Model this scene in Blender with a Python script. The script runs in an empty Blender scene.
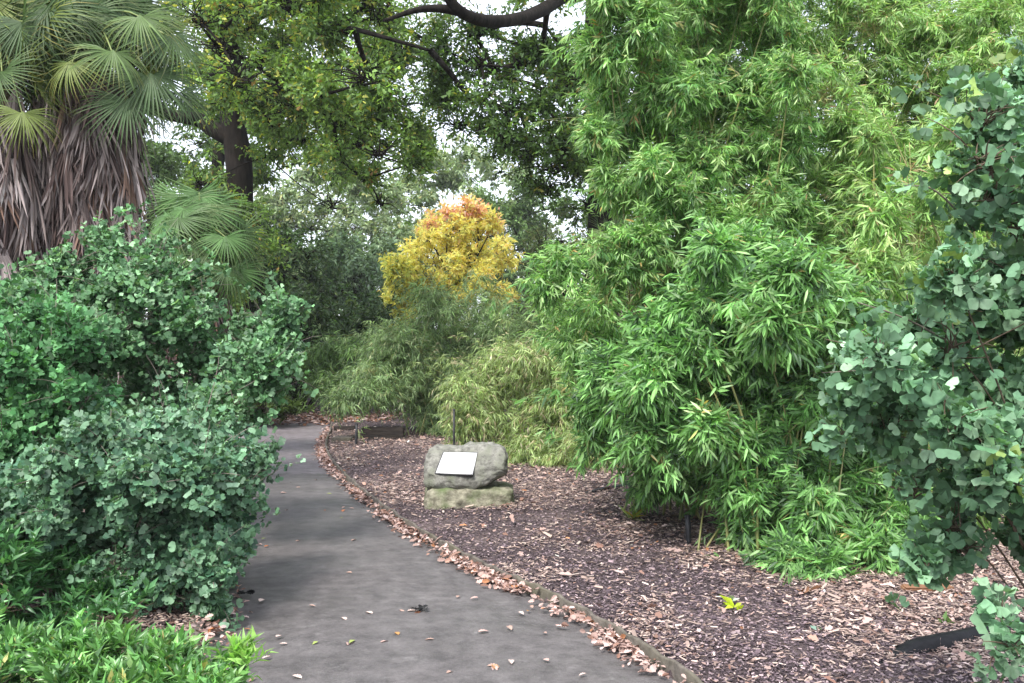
import bpy, math, random
import numpy as np
rng = np.random.default_rng(11)
random.seed(5)
F, CX, HY, CH = 995.6, 512.0, 341.0, 1.6
scene = bpy.context.scene
COL = scene.collection
UP = np.array([0., 0., 1.])

def at(px, py, Y):
    return np.array([(px - CX) * Y / F, Y, CH - (py - HY) * Y / F])
def ground_at(px, py):
    Y = CH * F / (py - HY)
    return np.array([(px - CX) * Y / F, Y])

# ------------------------------------------------------------------ noise
_lat = rng.random((256, 256))
def vnoise(x, y, s=1.0, seed=0):
    x = np.asarray(x) / s + 17.3 * seed; y = np.asarray(y) / s + 9.1 * seed
    xi = np.floor(x).astype(int); yi = np.floor(y).astype(int)
    fx = x - xi; fy = y - yi
    fx = fx * fx * (3 - 2 * fx); fy = fy * fy * (3 - 2 * fy)
    a = _lat[xi & 255, yi & 255]; b = _lat[(xi + 1) & 255, yi & 255]
    c = _lat[xi & 255, (yi + 1) & 255]; d = _lat[(xi + 1) & 255, (yi + 1) & 255]
    return (a * (1 - fx) + b * fx) * (1 - fy) + (c * (1 - fx) + d * fx) * fy
def fbm(x, y, s, o=4, seed=0):
    t = 0; a = 1; n = 0
    for i in range(o):
        t = t + a * vnoise(x, y, s / 2 ** i, seed + i); n += a; a *= .5
    return t / n

# ------------------------------------------------------------------ tagging
def tag(o, label, cat, group=None, kind=None):
    o['label'] = label; o['category'] = cat
    if group: o['group'] = group
    if kind: o['kind'] = kind
    return o
def empty(name, loc, label, cat, group=None):
    o = bpy.data.objects.new(name, None); COL.objects.link(o)
    o.location = loc; o.empty_display_size = .2
    return tag(o, label, cat, group)

# ------------------------------------------------------------------ materials
def new_mat(name):
    m = bpy.data.materials.new(name); m.use_nodes = True
    nt = m.node_tree; nt.nodes.clear()
    return m, nt, nt.nodes, nt.links
def leaf_mat(name, rough=.45, spec=.4, trans=.35, tint=(1.1, 1.15, .55), sat=1.0):
    m, nt, N, L = new_mat(name)
    out = N.new('ShaderNodeOutputMaterial'); at_ = N.new('ShaderNodeAttribute'); at_.attribute_name = 'Col'
    p = N.new('ShaderNodeBsdfPrincipled'); p.inputs['Roughness'].default_value = rough
    p.inputs['Specular IOR Level'].default_value = spec
    nz = N.new('ShaderNodeTexNoise'); nz.inputs['Scale'].default_value = 60; nz.inputs['Detail'].default_value = 1
    tc = N.new('ShaderNodeTexCoord'); L.new(tc.outputs['Object'], nz.inputs['Vector'])
    mr = N.new('ShaderNodeMapRange'); mr.inputs['To Min'].default_value = .75; mr.inputs['To Max'].default_value = 1.25
    L.new(nz.outputs['Fac'], mr.inputs['Value'])
    vm = N.new('ShaderNodeVectorMath'); vm.operation = 'SCALE'
    L.new(at_.outputs['Color'], vm.inputs[0]); L.new(mr.outputs['Result'], vm.inputs['Scale'])
    L.new(vm.outputs['Vector'], p.inputs['Base Color'])
    t = N.new('ShaderNodeBsdfTranslucent'); v2 = N.new('ShaderNodeVectorMath'); v2.operation = 'MULTIPLY'
    v2.inputs[1].default_value = tint
    L.new(vm.outputs['Vector'], v2.inputs[0]); L.new(v2.outputs['Vector'], t.inputs['Color'])
    mx = N.new('ShaderNodeMixShader'); mx.inputs[0].default_value = trans
    L.new(p.outputs[0], mx.inputs[1]); L.new(t.outputs[0], mx.inputs[2]); L.new(mx.outputs[0], out.inputs['Surface'])
    return m
def col_mat(name, rough=.8, spec=.3):
    m, nt, N, L = new_mat(name)
    out = N.new('ShaderNodeOutputMaterial'); a = N.new('ShaderNodeAttribute'); a.attribute_name = 'Col'
    p = N.new('ShaderNodeBsdfPrincipled'); p.inputs['Roughness'].default_value = rough
    p.inputs['Specular IOR Level'].default_value = spec
    L.new(a.outputs['Color'], p.inputs['Base Color']); L.new(p.outputs[0], out.inputs['Surface'])
    return m
def noise_mat(name, c1, c2, scale=10, rough=.85, bump=.3, spec=.3, stretch=(1, 1, 1), c3=None, scale3=2., lo3=.5, hi3=.65, bdist=.02, metal=0):
    m, nt, N, L = new_mat(name)
    out = N.new('ShaderNodeOutputMaterial'); p = N.new('ShaderNodeBsdfPrincipled')
    p.inputs['Roughness'].default_value = rough; p.inputs['Specular IOR Level'].default_value = spec
    p.inputs['Metallic'].default_value = metal
    tc = N.new('ShaderNodeTexCoord'); mp = N.new('ShaderNodeMapping'); mp.inputs['Scale'].default_value = stretch
    L.new(tc.outputs['Object'], mp.inputs['Vector'])
    nz = N.new('ShaderNodeTexNoise'); nz.inputs['Scale'].default_value = scale; nz.inputs['Detail'].default_value = 8
    nz.inputs['Roughness'].default_value = .65
    L.new(mp.outputs[0], nz.inputs['Vector'])
    cr = N.new('ShaderNodeValToRGB'); cr.color_ramp.elements[0].position = .33; cr.color_ramp.elements[1].position = .67
    cr.color_ramp.elements[0].color = (*c1, 1); cr.color_ramp.elements[1].color = (*c2, 1)
    L.new(nz.outputs['Fac'], cr.inputs[0]); last = cr.outputs[0]
    if c3:
        n3 = N.new('ShaderNodeTexNoise'); n3.inputs['Scale'].default_value = scale3; n3.inputs['Detail'].default_value = 6
        L.new(tc.outputs['Object'], n3.inputs['Vector'])
        r3 = N.new('ShaderNodeMapRange'); r3.inputs['From Min'].default_value = lo3; r3.inputs['From Max'].default_value = hi3
        L.new(n3.outputs['Fac'], r3.inputs['Value'])
        mx = N.new('ShaderNodeMixRGB'); L.new(r3.outputs[0], mx.inputs[0]); L.new(last, mx.inputs[1]); mx.inputs[2].default_value = (*c3, 1)
        last = mx.outputs[0]
    L.new(last, p.inputs['Base Color'])
    b = N.new('ShaderNodeBump'); b.inputs['Strength'].default_value = bump; b.inputs['Distance'].default_value = bdist
    L.new(nz.outputs['Fac'], b.inputs['Height']); L.new(b.outputs[0], p.inputs['Normal'])
    L.new(p.outputs[0], out.inputs['Surface'])
    return m

M_bamboo = leaf_mat('bamboo_leaf', .42, .45, .42)
M_ginkgo = leaf_mat('ginkgo_leaf', .55, .35, .3, (1.0, 1.1, .5))
M_gloss = leaf_mat('glossy_leaf', .32, .5, .3)
M_oak = leaf_mat('oak_leaf', .5, .35, .5, (1.25, 1.2, .45))
M_far = leaf_mat('far_leaf', .6, .25, .35)
M_autumn = leaf_mat('autumn_leaf', .55, .25, .55, (1.1, 1.0, .6))
M_palm = leaf_mat('palm_blade', .5, .35, .22)
M_thatch = col_mat('dead_thatch', .85, .2)
M_chip = col_mat('wood_chip', .75, .35)
M_bark = noise_mat('shade_dark_oak_bark', (.007, .006, .005), (.028, .023, .019), 14, .95, .9, .08, (1, 1, .25))  # near-black because the shade on the limbs is put into the bark colour
M_twig = noise_mat('twig_bark', (.06, .045, .03), (.16, .12, .08), 20, .8, .3)
M_gtwig = noise_mat('grey_twig_bark', (.12, .10, .08), (.26, .22, .18), 20, .8, .3)
M_culm = noise_mat('bamboo_cane', (.12, .16, .045), (.32, .29, .11), 6, .45, .1, .4, (1, 1, .5))

# ------------------------------------------------------------------ mesh builders
def link_mesh(name, me, parent):
    o = bpy.data.objects.new(name, me); COL.objects.link(o)
    if parent is not None:
        o.parent = parent
    return o
def raw_mesh(name, V, loops, starts, totals, cols, mat, smooth=False):
    me = bpy.data.meshes.new(name)
    me.vertices.add(len(V)); me.vertices.foreach_set('co', V.astype(np.float32).ravel())
    me.loops.add(len(loops)); me.loops.foreach_set('vertex_index', loops.astype(np.int32))
    me.polygons.add(len(starts)); me.polygons.foreach_set('loop_start', starts.astype(np.int32))
    if smooth: me.polygons.foreach_set('use_smooth', np.ones(len(starts), bool))
    me.update(calc_edges=True)
    if cols is not None:
        a = me.attributes.new('Col', 'FLOAT_COLOR', 'POINT')
        c = np.ones((len(V), 4), np.float32); c[:, :3] = cols
        a.data.foreach_set('color', c.ravel())
    me.materials.append(mat)
    return me
def tmpl(verts, faces):
    V = np.array(verts, float)
    loops = np.array([i for f in faces for i in f]); tot = np.array([len(f) for f in faces])
    st = np.concatenate([[0], np.cumsum(tot)[:-1]])
    return V, loops, st, tot
def scatter(name, T, pos, R, scl, col, mat, parent=None, origin=None, smooth=False):
    V, lp, st, tt = T
    n = len(pos)
    if origin is None: origin = np.array(parent.location) if parent is not None else np.zeros(3)
    if np.ndim(scl) == 1: scl = np.repeat(scl[:, None], 3, 1)
    W = np.einsum('nij,nkj->nki', R, V[None] * scl[:, None, :]) + (pos - origin)[:, None, :]
    k = len(V)
    loops = (lp[None] + (np.arange(n) * k)[:, None]).ravel()
    starts = (st[None] + (np.arange(n) * len(lp))[:, None]).ravel()
    me = raw_mesh(name, W.reshape(-1, 3), loops, starts, np.tile(tt, n), np.repeat(col, k, 0), mat, smooth)
    return link_mesh(name, me, parent)
def tubes(name, P, r0, r1, mat, parent=None, sides=5, origin=None, cap=True, rmul=None):
    """P (N,S,3); radii arrays or scalars."""
    P = np.asarray(P, float); N, S, _ = P.shape
    if origin is None: origin = np.array(parent.location) if parent is not None else np.zeros(3)
    T = np.gradient(P, axis=1); T /= np.linalg.norm(T, axis=2, keepdims=True) + 1e-9
    ref = np.where(np.abs(T[..., 2:3]) > .9, np.array([1., 0, 0]), UP)
    A = np.cross(T, ref); A /= np.linalg.norm(A, axis=2, keepdims=True) + 1e-9
    B = np.cross(T, A)
    t = np.linspace(0, 1, S)[None]
    r = (np.reshape(np.broadcast_to(r0, (N,)), (N, 1)) * (1 - t) + np.reshape(np.broadcast_to(r1, (N,)), (N, 1)) * t)
    if rmul is not None: r = r * rmul
    a = np.arange(sides) * 2 * math.pi / sides
    V = P[:, :, None] + r[..., None, None] * (np.cos(a)[None, None, :, None] * A[:, :, None] + np.sin(a)[None, None, :, None] * B[:, :, None])
    V = V.reshape(-1, 3) - origin
    i = np.arange(S - 1)[:, None]; j = np.arange(sides)[None]; j2 = (j + 1) % sides
    q = np.stack([i * sides + j, i * sides + j2, (i + 1) * sides + j2, (i + 1) * sides + j], -1).reshape(-1, 4)
    q = (q[None] + (np.arange(N) * S * sides)[:, None, None]).reshape(-1, 4)
    loops = q.ravel(); tot = np.full(len(q), 4)
    if cap:
        c = np.arange(sides)[None] + (np.arange(N) * S * sides)[:, None] + (S - 1) * sides
        loops = np.concatenate([loops, c.ravel()]); tot = np.concatenate([tot, np.full(N, sides)])
    st = np.concatenate([[0], np.cumsum(tot)[:-1]])
    me = raw_mesh(name, V, loops, st, tot, None, mat, True)
    return link_mesh(name, me, parent)
def spline(pts, S=16):
    pts = np.asarray(pts, float); n = len(pts)
    pp = np.vstack([2 * pts[0] - pts[1], pts, 2 * pts[-1] - pts[-2]])
    out = []
    for u in np.linspace(0, n - 1, S):
        i = min(int(u), n - 2); f = u - i
        a, b, c, d = pp[i:i + 4]
        out.append(.5 * (2 * b + (c - a) * f + (2 * a - 5 * b + 4 * c - d) * f ** 2 + (3 * b - a - 3 * c + d) * f ** 3))
    return np.array(out)

# ------------------------------------------------------------------ leaf templates
def T_lance(w=.075, curl=.12, fold=.25):
    z = lambda t: -curl * t * t
    V = [(0, 0, 0)]
    for t, ww in ((.28, w), (.65, w * .8)):
        V += [(-ww, t, z(t) + ww * fold), (0, t, z(t)), (ww, t, z(t) + ww * fold)]
    V.append((0, 1, z(1)))
    return tmpl(V, [(0, 2, 1), (0, 3, 2), (1, 2, 5, 4), (2, 3, 6, 5), (4, 5, 7), (5, 6, 7)])
def T_kite(w=.25, fold=.3, m=.45, curl=.1):
    return tmpl([(0, 0, 0), (-w, m, w * fold), (0, m, 0), (w, m, w * fold), (0, 1, -curl)], [(0, 2, 1), (0, 3, 2), (1, 2, 4), (2, 3, 4)])
def T_ginkgo():
    V = [(-.015, 0, 0), (.015, 0, 0), (0, .5, 0.03)]
    F_ = [(0, 1, 2)]
    rim = [(-72, .42), (-52, .62), (-30, .68), (-8, .66), (0, .42), (9, .69), (30, .7), (52, .6), (72, .40)]
    for i, (a, r) in enumerate(rim):
        a = math.radians(a); V.append((math.sin(a) * r, .45 + math.cos(a) * r, (.07 if i % 2 else -.06) + .14 * abs(math.sin(a))))
    for i in range(len(rim) - 1): F_.append((2, 3 + i + 1, 3 + i))
    return tmpl(V, F_)
def T_oakleaf(curl=.15):
    out = [(.0, 0), (.06, .12), (.16, .22), (.13, .32), (.27, .42), (.18, .52), (.30, .66), (.18, .74), (.2, .88), (.08, .92), (0, 1)]
    V = [(x, y, abs(x) * .35 - curl * (y - .4) ** 2) for x, y in out]
    L_ = [(-x, y, z) for x, y, z in V[1:-1]]
    n = len(V); VV = V + L_
    return tmpl(VV, [tuple(range(n)), tuple([0, n - 1] + [n + i for i in range(n - 3, -1, -1)])])
def T_oaksimple():
    V = [(0, 0, 0), (.2, .3, .06), (.12, .45, .02), (.27, .68, .08), (0, 1, -.08), (-.25, .62, .08), (-.13, .42, .02), (-.2, .25, .06), (0, .5, 0)]
    return tmpl(V, [(0, 1, 2, 8), (8, 2, 3, 4), (8, 4, 5, 6), (0, 8, 6, 7)])
TL, TLs, TK, TG, TO, TOS = T_lance(), T_lance(.05, .3, .2), T_kite(), T_ginkgo(), T_oakleaf(), T_oaksimple()
T_broad = T_kite(.2, .3, .45, .15)
T_nar = T_kite(.07, .3, .35, .25)

# ------------------------------------------------------------------ growth
def nrm(v): return v / (np.linalg.norm(v, axis=-1, keepdims=True) + 1e-9)
def rdir(n): return nrm(rng.normal(size=(n, 3)))
def frames(d, n):
    d = nrm(d); x = nrm(np.cross(d, n)); z = np.cross(x, d)
    return np.stack([x, d, z], -1)
def branchset(st, en, lift, S=7, jit=.12):
    L = np.linalg.norm(en - st, axis=1, keepdims=True)
    c = (st + en) / 2 + UP * lift * L + rng.normal(size=st.shape) * L * jit
    t = np.linspace(0, 1, S)[None, :, None]
    return (1 - t) ** 2 * st[:, None] + 2 * t * (1 - t) * c[:, None] + t * t * en[:, None]
def twigs_from(P, m, tmin, tmax, spread, ln, up=0.):
    N, S, _ = P.shape
    t = rng.uniform(tmin, tmax, (N, m)) ** 1.0
    t[:, 0] = tmax
    u = t * (S - 1); i = np.minimum(u.astype(int), S - 2); f = (u - i)[..., None]
    ar = np.arange(N)[:, None]
    a, b = P[ar, i], P[ar, i + 1]
    base = a * (1 - f) + b * f; tan = nrm(b - a)
    d = nrm(tan * (1 - spread) + nrm(rng.normal(size=base.shape)) * spread + UP * up)
    L = rng.uniform(.6, 1.3, (N, m)) * ln
    bid = np.repeat(np.arange(N), m)
    return base.reshape(-1, 3), d.reshape(-1, 3), L.ravel(), bid
def leaves_on(base, d, L, K, size, ang=.9, droop=.3, rnd=.35, upn=1., nr=.5, szv=.3, face=None):
    n = len(base)
    t = (np.arange(K)[None] + rng.uniform(.2, .9, (n, K))) / K
    D = d[:, None]
    pos = base[:, None] + D * (L[:, None] * t)[..., None]
    side = nrm(np.cross(d, UP) + 1e-4)[:, None]
    oth = np.cross(d[:, None], side)
    ph = np.arange(K)[None] * math.pi + rng.normal(0, .7, (n, K))
    s = side * np.cos(ph)[..., None] + oth * np.sin(ph)[..., None]
    A = (ang * (1.15 - .6 * t))[..., None]
    ld = nrm(D * np.cos(A) + s * np.sin(A) + rng.normal(size=(n, K, 3)) * rnd - UP * droop)
    nn = UP * upn + rng.normal(size=(n, K, 3)) * nr
    if face is not None: nn = nn + face
    R = frames(ld.reshape(-1, 3), nn.reshape(-1, 3))
    sc = size * rng.uniform(1 - szv, 1 + szv, n * K)
    tid = np.repeat(np.arange(n), K)
    return pos.reshape(-1, 3), R, sc, tid
def palette(pal, tid, bid, vleaf=.25, vtw=.15, vbr=.15):
    w = np.array([p[1] for p in pal], float); w /= w.sum()
    C = np.array([p[0] for p in pal])
    n = len(tid); ntw = len(bid); nb = bid.max() + 1
    # whole twigs lean towards one palette colour
    tw = rng.choice(len(pal), ntw, p=w); lf = rng.choice(len(pal), n, p=w)
    pick = np.where(rng.random(n) < .6, tw[tid], lf)
    c = C[pick].copy()
    g = np.exp(rng.normal(0, vleaf, n)) * np.exp(rng.normal(0, vtw, ntw))[tid] * np.exp(rng.normal(0, vbr, nb))[bid[tid]]
    return np.clip(c * g[:, None], .004, .85)

def lobe(px, py, Y, rx, ry, rY=None, w=1.):
    c = at(px, py, Y); s = Y / F
    return (c, np.array([rx * s, rY if rY is not None else rx * s, ry * s]), w)
def in_poly(x, y, poly):
    ins = False; n = len(poly)
    for i in range(n):
        x1, y1 = poly[i]; x2, y2 = poly[(i + 1) % n]
        if (y1 > y) != (y2 > y) and x < (x2 - x1) * (y - y1) / (y2 - y1) + x1: ins = not ins
    return ins
def fill(poly, Y0, Y1, n, rx, ry, rY=None):
    xs = [p[0] for p in poly]; ys = [p[1] for p in poly]; out = []; k = 0
    best = []
    while len(out) < n and k < 5000:
        k += 1
        c = [(random.uniform(min(xs), max(xs)), random.uniform(min(ys), max(ys))) for _ in range(6)]
        c = [q for q in c if in_poly(*q, poly)]
        if not c: continue
        if out: q = max(c, key=lambda q: min((q[0] - o[0]) ** 2 + (q[1] - o[1]) ** 2 for o in best))
        else: q = c[0]
        best.append(q)
        f = random.uniform(.75, 1.3)
        out.append(lobe(q[0], q[1], random.uniform(Y0, Y1), rx * f, ry * f, rY))
    return out

def foliage(root, lobes, T, size, pal, mat, nb=30, tw=5, K=6, lift=.15, ang=.9, droop=.3, twl=.15, spread=.6, rnd=.35, upn=1., nr=.5,
            stem=M_twig, r0=.006, r1=.0015, tmin=.3, name='foliage', bname='branches', zmin=.03, shell=.5, up=0., S=7, face=None, endsag=0., upd=0., ragged=.22, thin=.25, tsc=.35):
    Ps = []
    for c, r, w in lobes:
        n = max(3, int(nb * w))
        d = rdir(n); d[:, 2] += upd; d = nrm(d)
        rad = (rng.uniform(shell, 1.05, n) * np.exp(rng.normal(0, ragged, n)))[:, None]
        en = c + r * d * rad - UP * endsag * np.linalg.norm(r) * rng.random((n, 1))
        st = c + r * rdir(n) * .2 - UP * r[2] * .3
        en[:, 2] = np.maximum(en[:, 2], zmin); st[:, 2] = np.maximum(st[:, 2], zmin)
        Ps.append(branchset(st, en, lift, S))
    P = np.concatenate(Ps)
    base, d, L, bid = twigs_from(P, tw, tmin, 1., spread, twl, up)
    if thin > 0:
        sc_ = tsc * np.mean([np.linalg.norm(l[1]) for l in lobes])
        nn_ = .5 * vnoise(base[:, 0] + .6 * base[:, 1], base[:, 2] - .5 * base[:, 1], sc_, 40) + .5 * vnoise(base[:, 0] - .7 * base[:, 1], base[:, 2] + .3 * base[:, 0], sc_ * .8, 44)
        kk = rng.random(len(base)) < np.clip((nn_ - (thin * .9 + .15)) * 6 + .5, .06, 1)
        base, d, L, bid = base[kk], d[kk], L[kk], bid[kk]
    pos, R, sc, tid = leaves_on(base, d, L, K, size, ang, droop, rnd, upn, nr, face=face)
    col = palette(pal, tid, bid)
    keep = pos[:, 2] > zmin * .6
    sc = np.stack([sc * rng.uniform(.7, 1.25, len(sc)), sc, sc * rng.uniform(.4, 2.2, len(sc))], 1)
    scatter(name, T, pos[keep], R[keep], sc[keep], col[keep], mat, root)
    if stem is not None:
        tubes(bname, P, r0, r1, stem, root, 4, cap=False)
    return P

FACE = np.array([0., -.6, 0.])
def limbs_to(root, name, base, lobes, r0, r1, mat, lift=.1, frac=1., sides=6, S=9, jit=.08, each=True):
    k = 0
    for c, r, w in lobes:
        if random.random() > frac: continue
        b = base(c) if callable(base) else np.array(base)
        P = branchset(b[None], (c - UP * r[2] * .3)[None], lift, S, jit)
        tubes(name, P, r0, r1, mat, root, sides); k += 1
        if k >= 60: break

# ================================================================== SETTING
# ---- path outline (right edge, left edge), metres
RE = [(2.4, -8), (2.2, -4), (1.75, 0), (1.22, 3), (.78, 4.65), (.29, 5.92), (-.22, 6.9), (-.97, 8.65), (-1.80, 11.06), (-2.47, 13.4), (-2.87, 15.3), (-3.22, 17.6), (-3.6, 19.3), (-4.5, 20.3), (-6.5, 21.0), (-14, 22)]
LE = [(-.2, -8), (-.3, -4), (-.65, 0), (-1.15, 3), (-1.5, 4.65), (-1.72, 5.6), (-1.86, 6.3), (-2.48, 8.9), (-3.25, 12.0), (-3.95, 14.6), (-4.7, 16.5), (-5.8, 17.7), (-8, 18.6), (-14, 19.6)]
REs = spline([(x, y, 0) for x, y in RE], 140)[:, :2]; LEs = spline([(x, y, 0) for x, y in LE], 140)[:, :2]
PATH = np.vstack([REs, LEs[::-1]])
def dist_path(X, Y):
    d = np.full(X.shape, 1e9); ins = np.zeros(X.shape, bool)
    n = len(PATH)
    for i in range(n):
        x1, y1 = PATH[i]; x2, y2 = PATH[(i + 1) % n]
        dx, dy = x2 - x1, y2 - y1; l2 = dx * dx + dy * dy + 1e-12
        t = np.clip(((X - x1) * dx + (Y - y1) * dy) / l2, 0, 1)
        d = np.minimum(d, np.hypot(X - x1 - t * dx, Y - y1 - t * dy))
        if y1 != y2:
            c = ((y1 > Y) != (y2 > Y)) & (X < dx * (Y - y1) / (y2 - y1) + x1)
            ins ^= c
    return np.where(ins, -d, d)
def bedz(X, Y, d):
    e = np.clip(d / .5, 0, 1)
    z = .035 + e * (.05 * fbm(X, Y, 1.6, 3, 3) + .03 * fbm(X, Y, .25, 3, 5) - .02) + .012 * fbm(X, Y, .08, 2, 8)
    return z
def axis(lo, f0, f1, hi, fine, grow=1.25):
    a = list(np.arange(f0, f1, fine)); s = fine; x = f1
    while x < hi: a.append(x); s *= grow; x += s
    a.append(hi); s = fine; x = f0 - fine; b = []
    while x > lo: b.append(x); s *= grow; x -= s
    b.append(lo)
    return np.array(b[::-1] + a)
gx = axis(-400, -5, 6, 400, .045); gy = axis(-200, 3, 18, 600, .045)
GX, GY = np.meshgrid(gx, gy)
D = dist_path(GX, GY)
near = (np.abs(GX) < 30) & (GY < 60)
GZ = np.where(D < .01, -.03, bedz(GX, GY, np.maximum(D, 0)))
GZ = np.where(near, GZ, np.minimum(GZ, .05))
ny, nx = GX.shape
ii = np.arange(ny - 1)[:, None] * nx + np.arange(nx - 1)[None]
q = np.stack([ii, ii + 1, ii + nx + 1, ii + nx], -1).reshape(-1, 4)
M_mulch = noise_mat('bark_mulch', (.022, .015, .018), (.13, .095, .095), 45, .9, 1., .25, c3=(.20, .15, .14), scale3=1.6, lo3=.5, hi3=.75, bdist=.03)
me = raw_mesh('ground', np.stack([GX, GY, GZ], -1).reshape(-1, 3), q.ravel(), np.arange(len(q)) * 4, np.full(len(q), 4), None, M_mulch, True)
g = link_mesh('ground', me, None); g['kind'] = 'structure'; g['label'] = 'dark purple brown bark mulch bed covering the ground beside the path'

# path material: dark damp asphalt near, paler older asphalt beyond the joint
def path_mat():
    m, nt, N, L = new_mat('asphalt')
    out = N.new('ShaderNodeOutputMaterial'); p = N.new('ShaderNodeBsdfPrincipled')
    tc = N.new('ShaderNodeTexCoord'); sx = N.new('ShaderNodeSeparateXYZ'); L.new(tc.outputs['Object'], sx.inputs[0])
    def noise(s, det=6, ro=.6):
        n = N.new('ShaderNodeTexNoise'); n.inputs['Scale'].default_value = s; n.inputs['Detail'].default_value = det; n.inputs['Roughness'].default_value = ro
        L.new(tc.outputs['Object'], n.inputs['Vector']); return n.outputs['Fac']
    def mr(v, a, b, c=0., d=1.):
        n = N.new('ShaderNodeMapRange'); L.new(v, n.inputs['Value'])
        for k, x in zip(('From Min', 'From Max', 'To Min', 'To Max'), (a, b, c, d)): n.inputs[k].default_value = x
        return n.outputs[0]
    def mix(f, a, b):
        n = N.new('ShaderNodeMixRGB'); L.new(f, n.inputs[0])
        for k, x in ((1, a), (2, b)):
            if isinstance(x, tuple): n.inputs[k].default_value = (*x, 1)
            else: L.new(x, n.inputs[k])
        return n.outputs[0]
    def add(a, b, sc=1.):
        n = N.new('ShaderNodeMath'); n.operation = 'MULTIPLY_ADD'; L.new(a, n.inputs[0]); n.inputs[1].default_value = sc; L.new(b, n.inputs[2]); return n.outputs[0]
    yy = add(noise(3, 3), sx.outputs['Y'], .5)
    far = mr(yy, 12.05, 12.15)
    n1 = mr(noise(2.2, 7), .38, .66)
    nearc = mix(n1, (.088, .078, .076), (.112, .101, .098))
    blot = mr(noise(7, 6, .75), .58, .74)
    nearc = mix(blot, nearc, (.155, .143, .138))
    farc = mix(n1, (.135, .115, .118), (.18, .155, .162))
    c = mix(far, nearc, farc)
    grit = mr(add(noise(60, 6, .8), noise(9, 5, .7), .8), .68, 1.12, .6, 1.42)
    vm = N.new('ShaderNodeVectorMath'); vm.operation = 'SCALE'; L.new(c, vm.inputs[0]); L.new(grit, vm.inputs['Scale'])
    L.new(vm.outputs['Vector'], p.inputs['Base Color'])
    L.new(mr(noise(1.5, 4), .4, .65, .45, .8), p.inputs['Roughness']); p.inputs['Specular IOR Level'].default_value = .45
    b = N.new('ShaderNodeBump'); b.inputs['Strength'].default_value = .4; b.inputs['Distance'].default_value = .006
    L.new(noise(150, 3), b.inputs['Height']); L.new(b.outputs[0], p.inputs['Normal'])
    L.new(p.outputs[0], out.inputs['Surface']); return m
M_path = path_mat()
ncr = 8
PV = []
for k in range(140):
    for j in range(ncr + 1):
        u = j / ncr; x, y = REs[k] * (1 - u) + LEs[k] * u
        PV.append((x, y, .004 + .03 * math.sin(math.pi * u) ** .7))
PV = np.array(PV); ii = np.arange(139)[:, None] * (ncr + 1) + np.arange(ncr)[None]
q = np.stack([ii, ii + ncr + 1, ii + ncr + 2, ii + 1], -1).reshape(-1, 4)
me = raw_mesh('path', PV, q.ravel(), np.arange(len(q)) * 4, np.full(len(q), 4), None, M_path, True)
p_ = link_mesh('path', me, None); p_['kind'] = 'structure'; p_['label'] = 'dark damp asphalt garden path curving away to the left'
def pathz(x, y):
    return .004 + .03 * .8
# kerbs: thin timber/concrete edging boards
def kerb(E, off, z1, w, s, k0, k1):
    V = []; Fq = []
    E = E[k0:k1]; T = np.gradient(E, axis=0); T = nrm(T); Nn = np.stack([T[:, 1], -T[:, 0]], 1) * s
    n = len(E)
    for k in range(n):
        j = .006 * math.sin(k * 1.7) + .004 * math.sin(k * .6)
        a = E[k] + Nn[k] * (off + j); b = E[k] + Nn[k] * (off + w + j)
        zt = z1 + .006 * math.sin(k * .9)
        V += [(a[0], a[1], -.05), (a[0] + Nn[k][0] * .004, a[1] + Nn[k][1] * .004, zt - .006), (a[0] * .8 + b[0] * .2, a[1] * .8 + b[1] * .2, zt), (b[0] * .8 + a[0] * .2, b[1] * .8 + a[1] * .2, zt), (b[0], b[1], zt - .006), (b[0], b[1], -.05)]
    m = 6
    for k in range(n - 1):
        for i in range(m - 1): Fq.append((k * m + i, k * m + i + 1, (k + 1) * m + i + 1, (k + 1) * m + i))
    T_ = tmpl(V, Fq)
    me = raw_mesh('kerb', T_[0], T_[1], T_[2], T_[3], None, M_kerb, False)
    o = link_mesh('kerb', me, None); o['kind'] = 'structure'; return o
M_kerb = noise_mat('kerb_concrete', (.06, .052, .043), (.18, .155, .13), 12, .9, .6, .25, c3=(.12, .11, .075), scale3=2.5, lo3=.5, hi3=.7)
REd = spline(np.c_[RE, np.zeros(len(RE))], 400)[:, :2]; LEd = spline(np.c_[LE, np.zeros(len(LE))], 400)[:, :2]
kerb(REd, .0, .078, .03, 1, 0, 310)['label'] = 'low weathered edging along the right side of the path'
kerb(LEd, .0, .075, .045, -1, 0, 300)['label'] = 'low weathered edging along the left side of the path'

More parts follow.
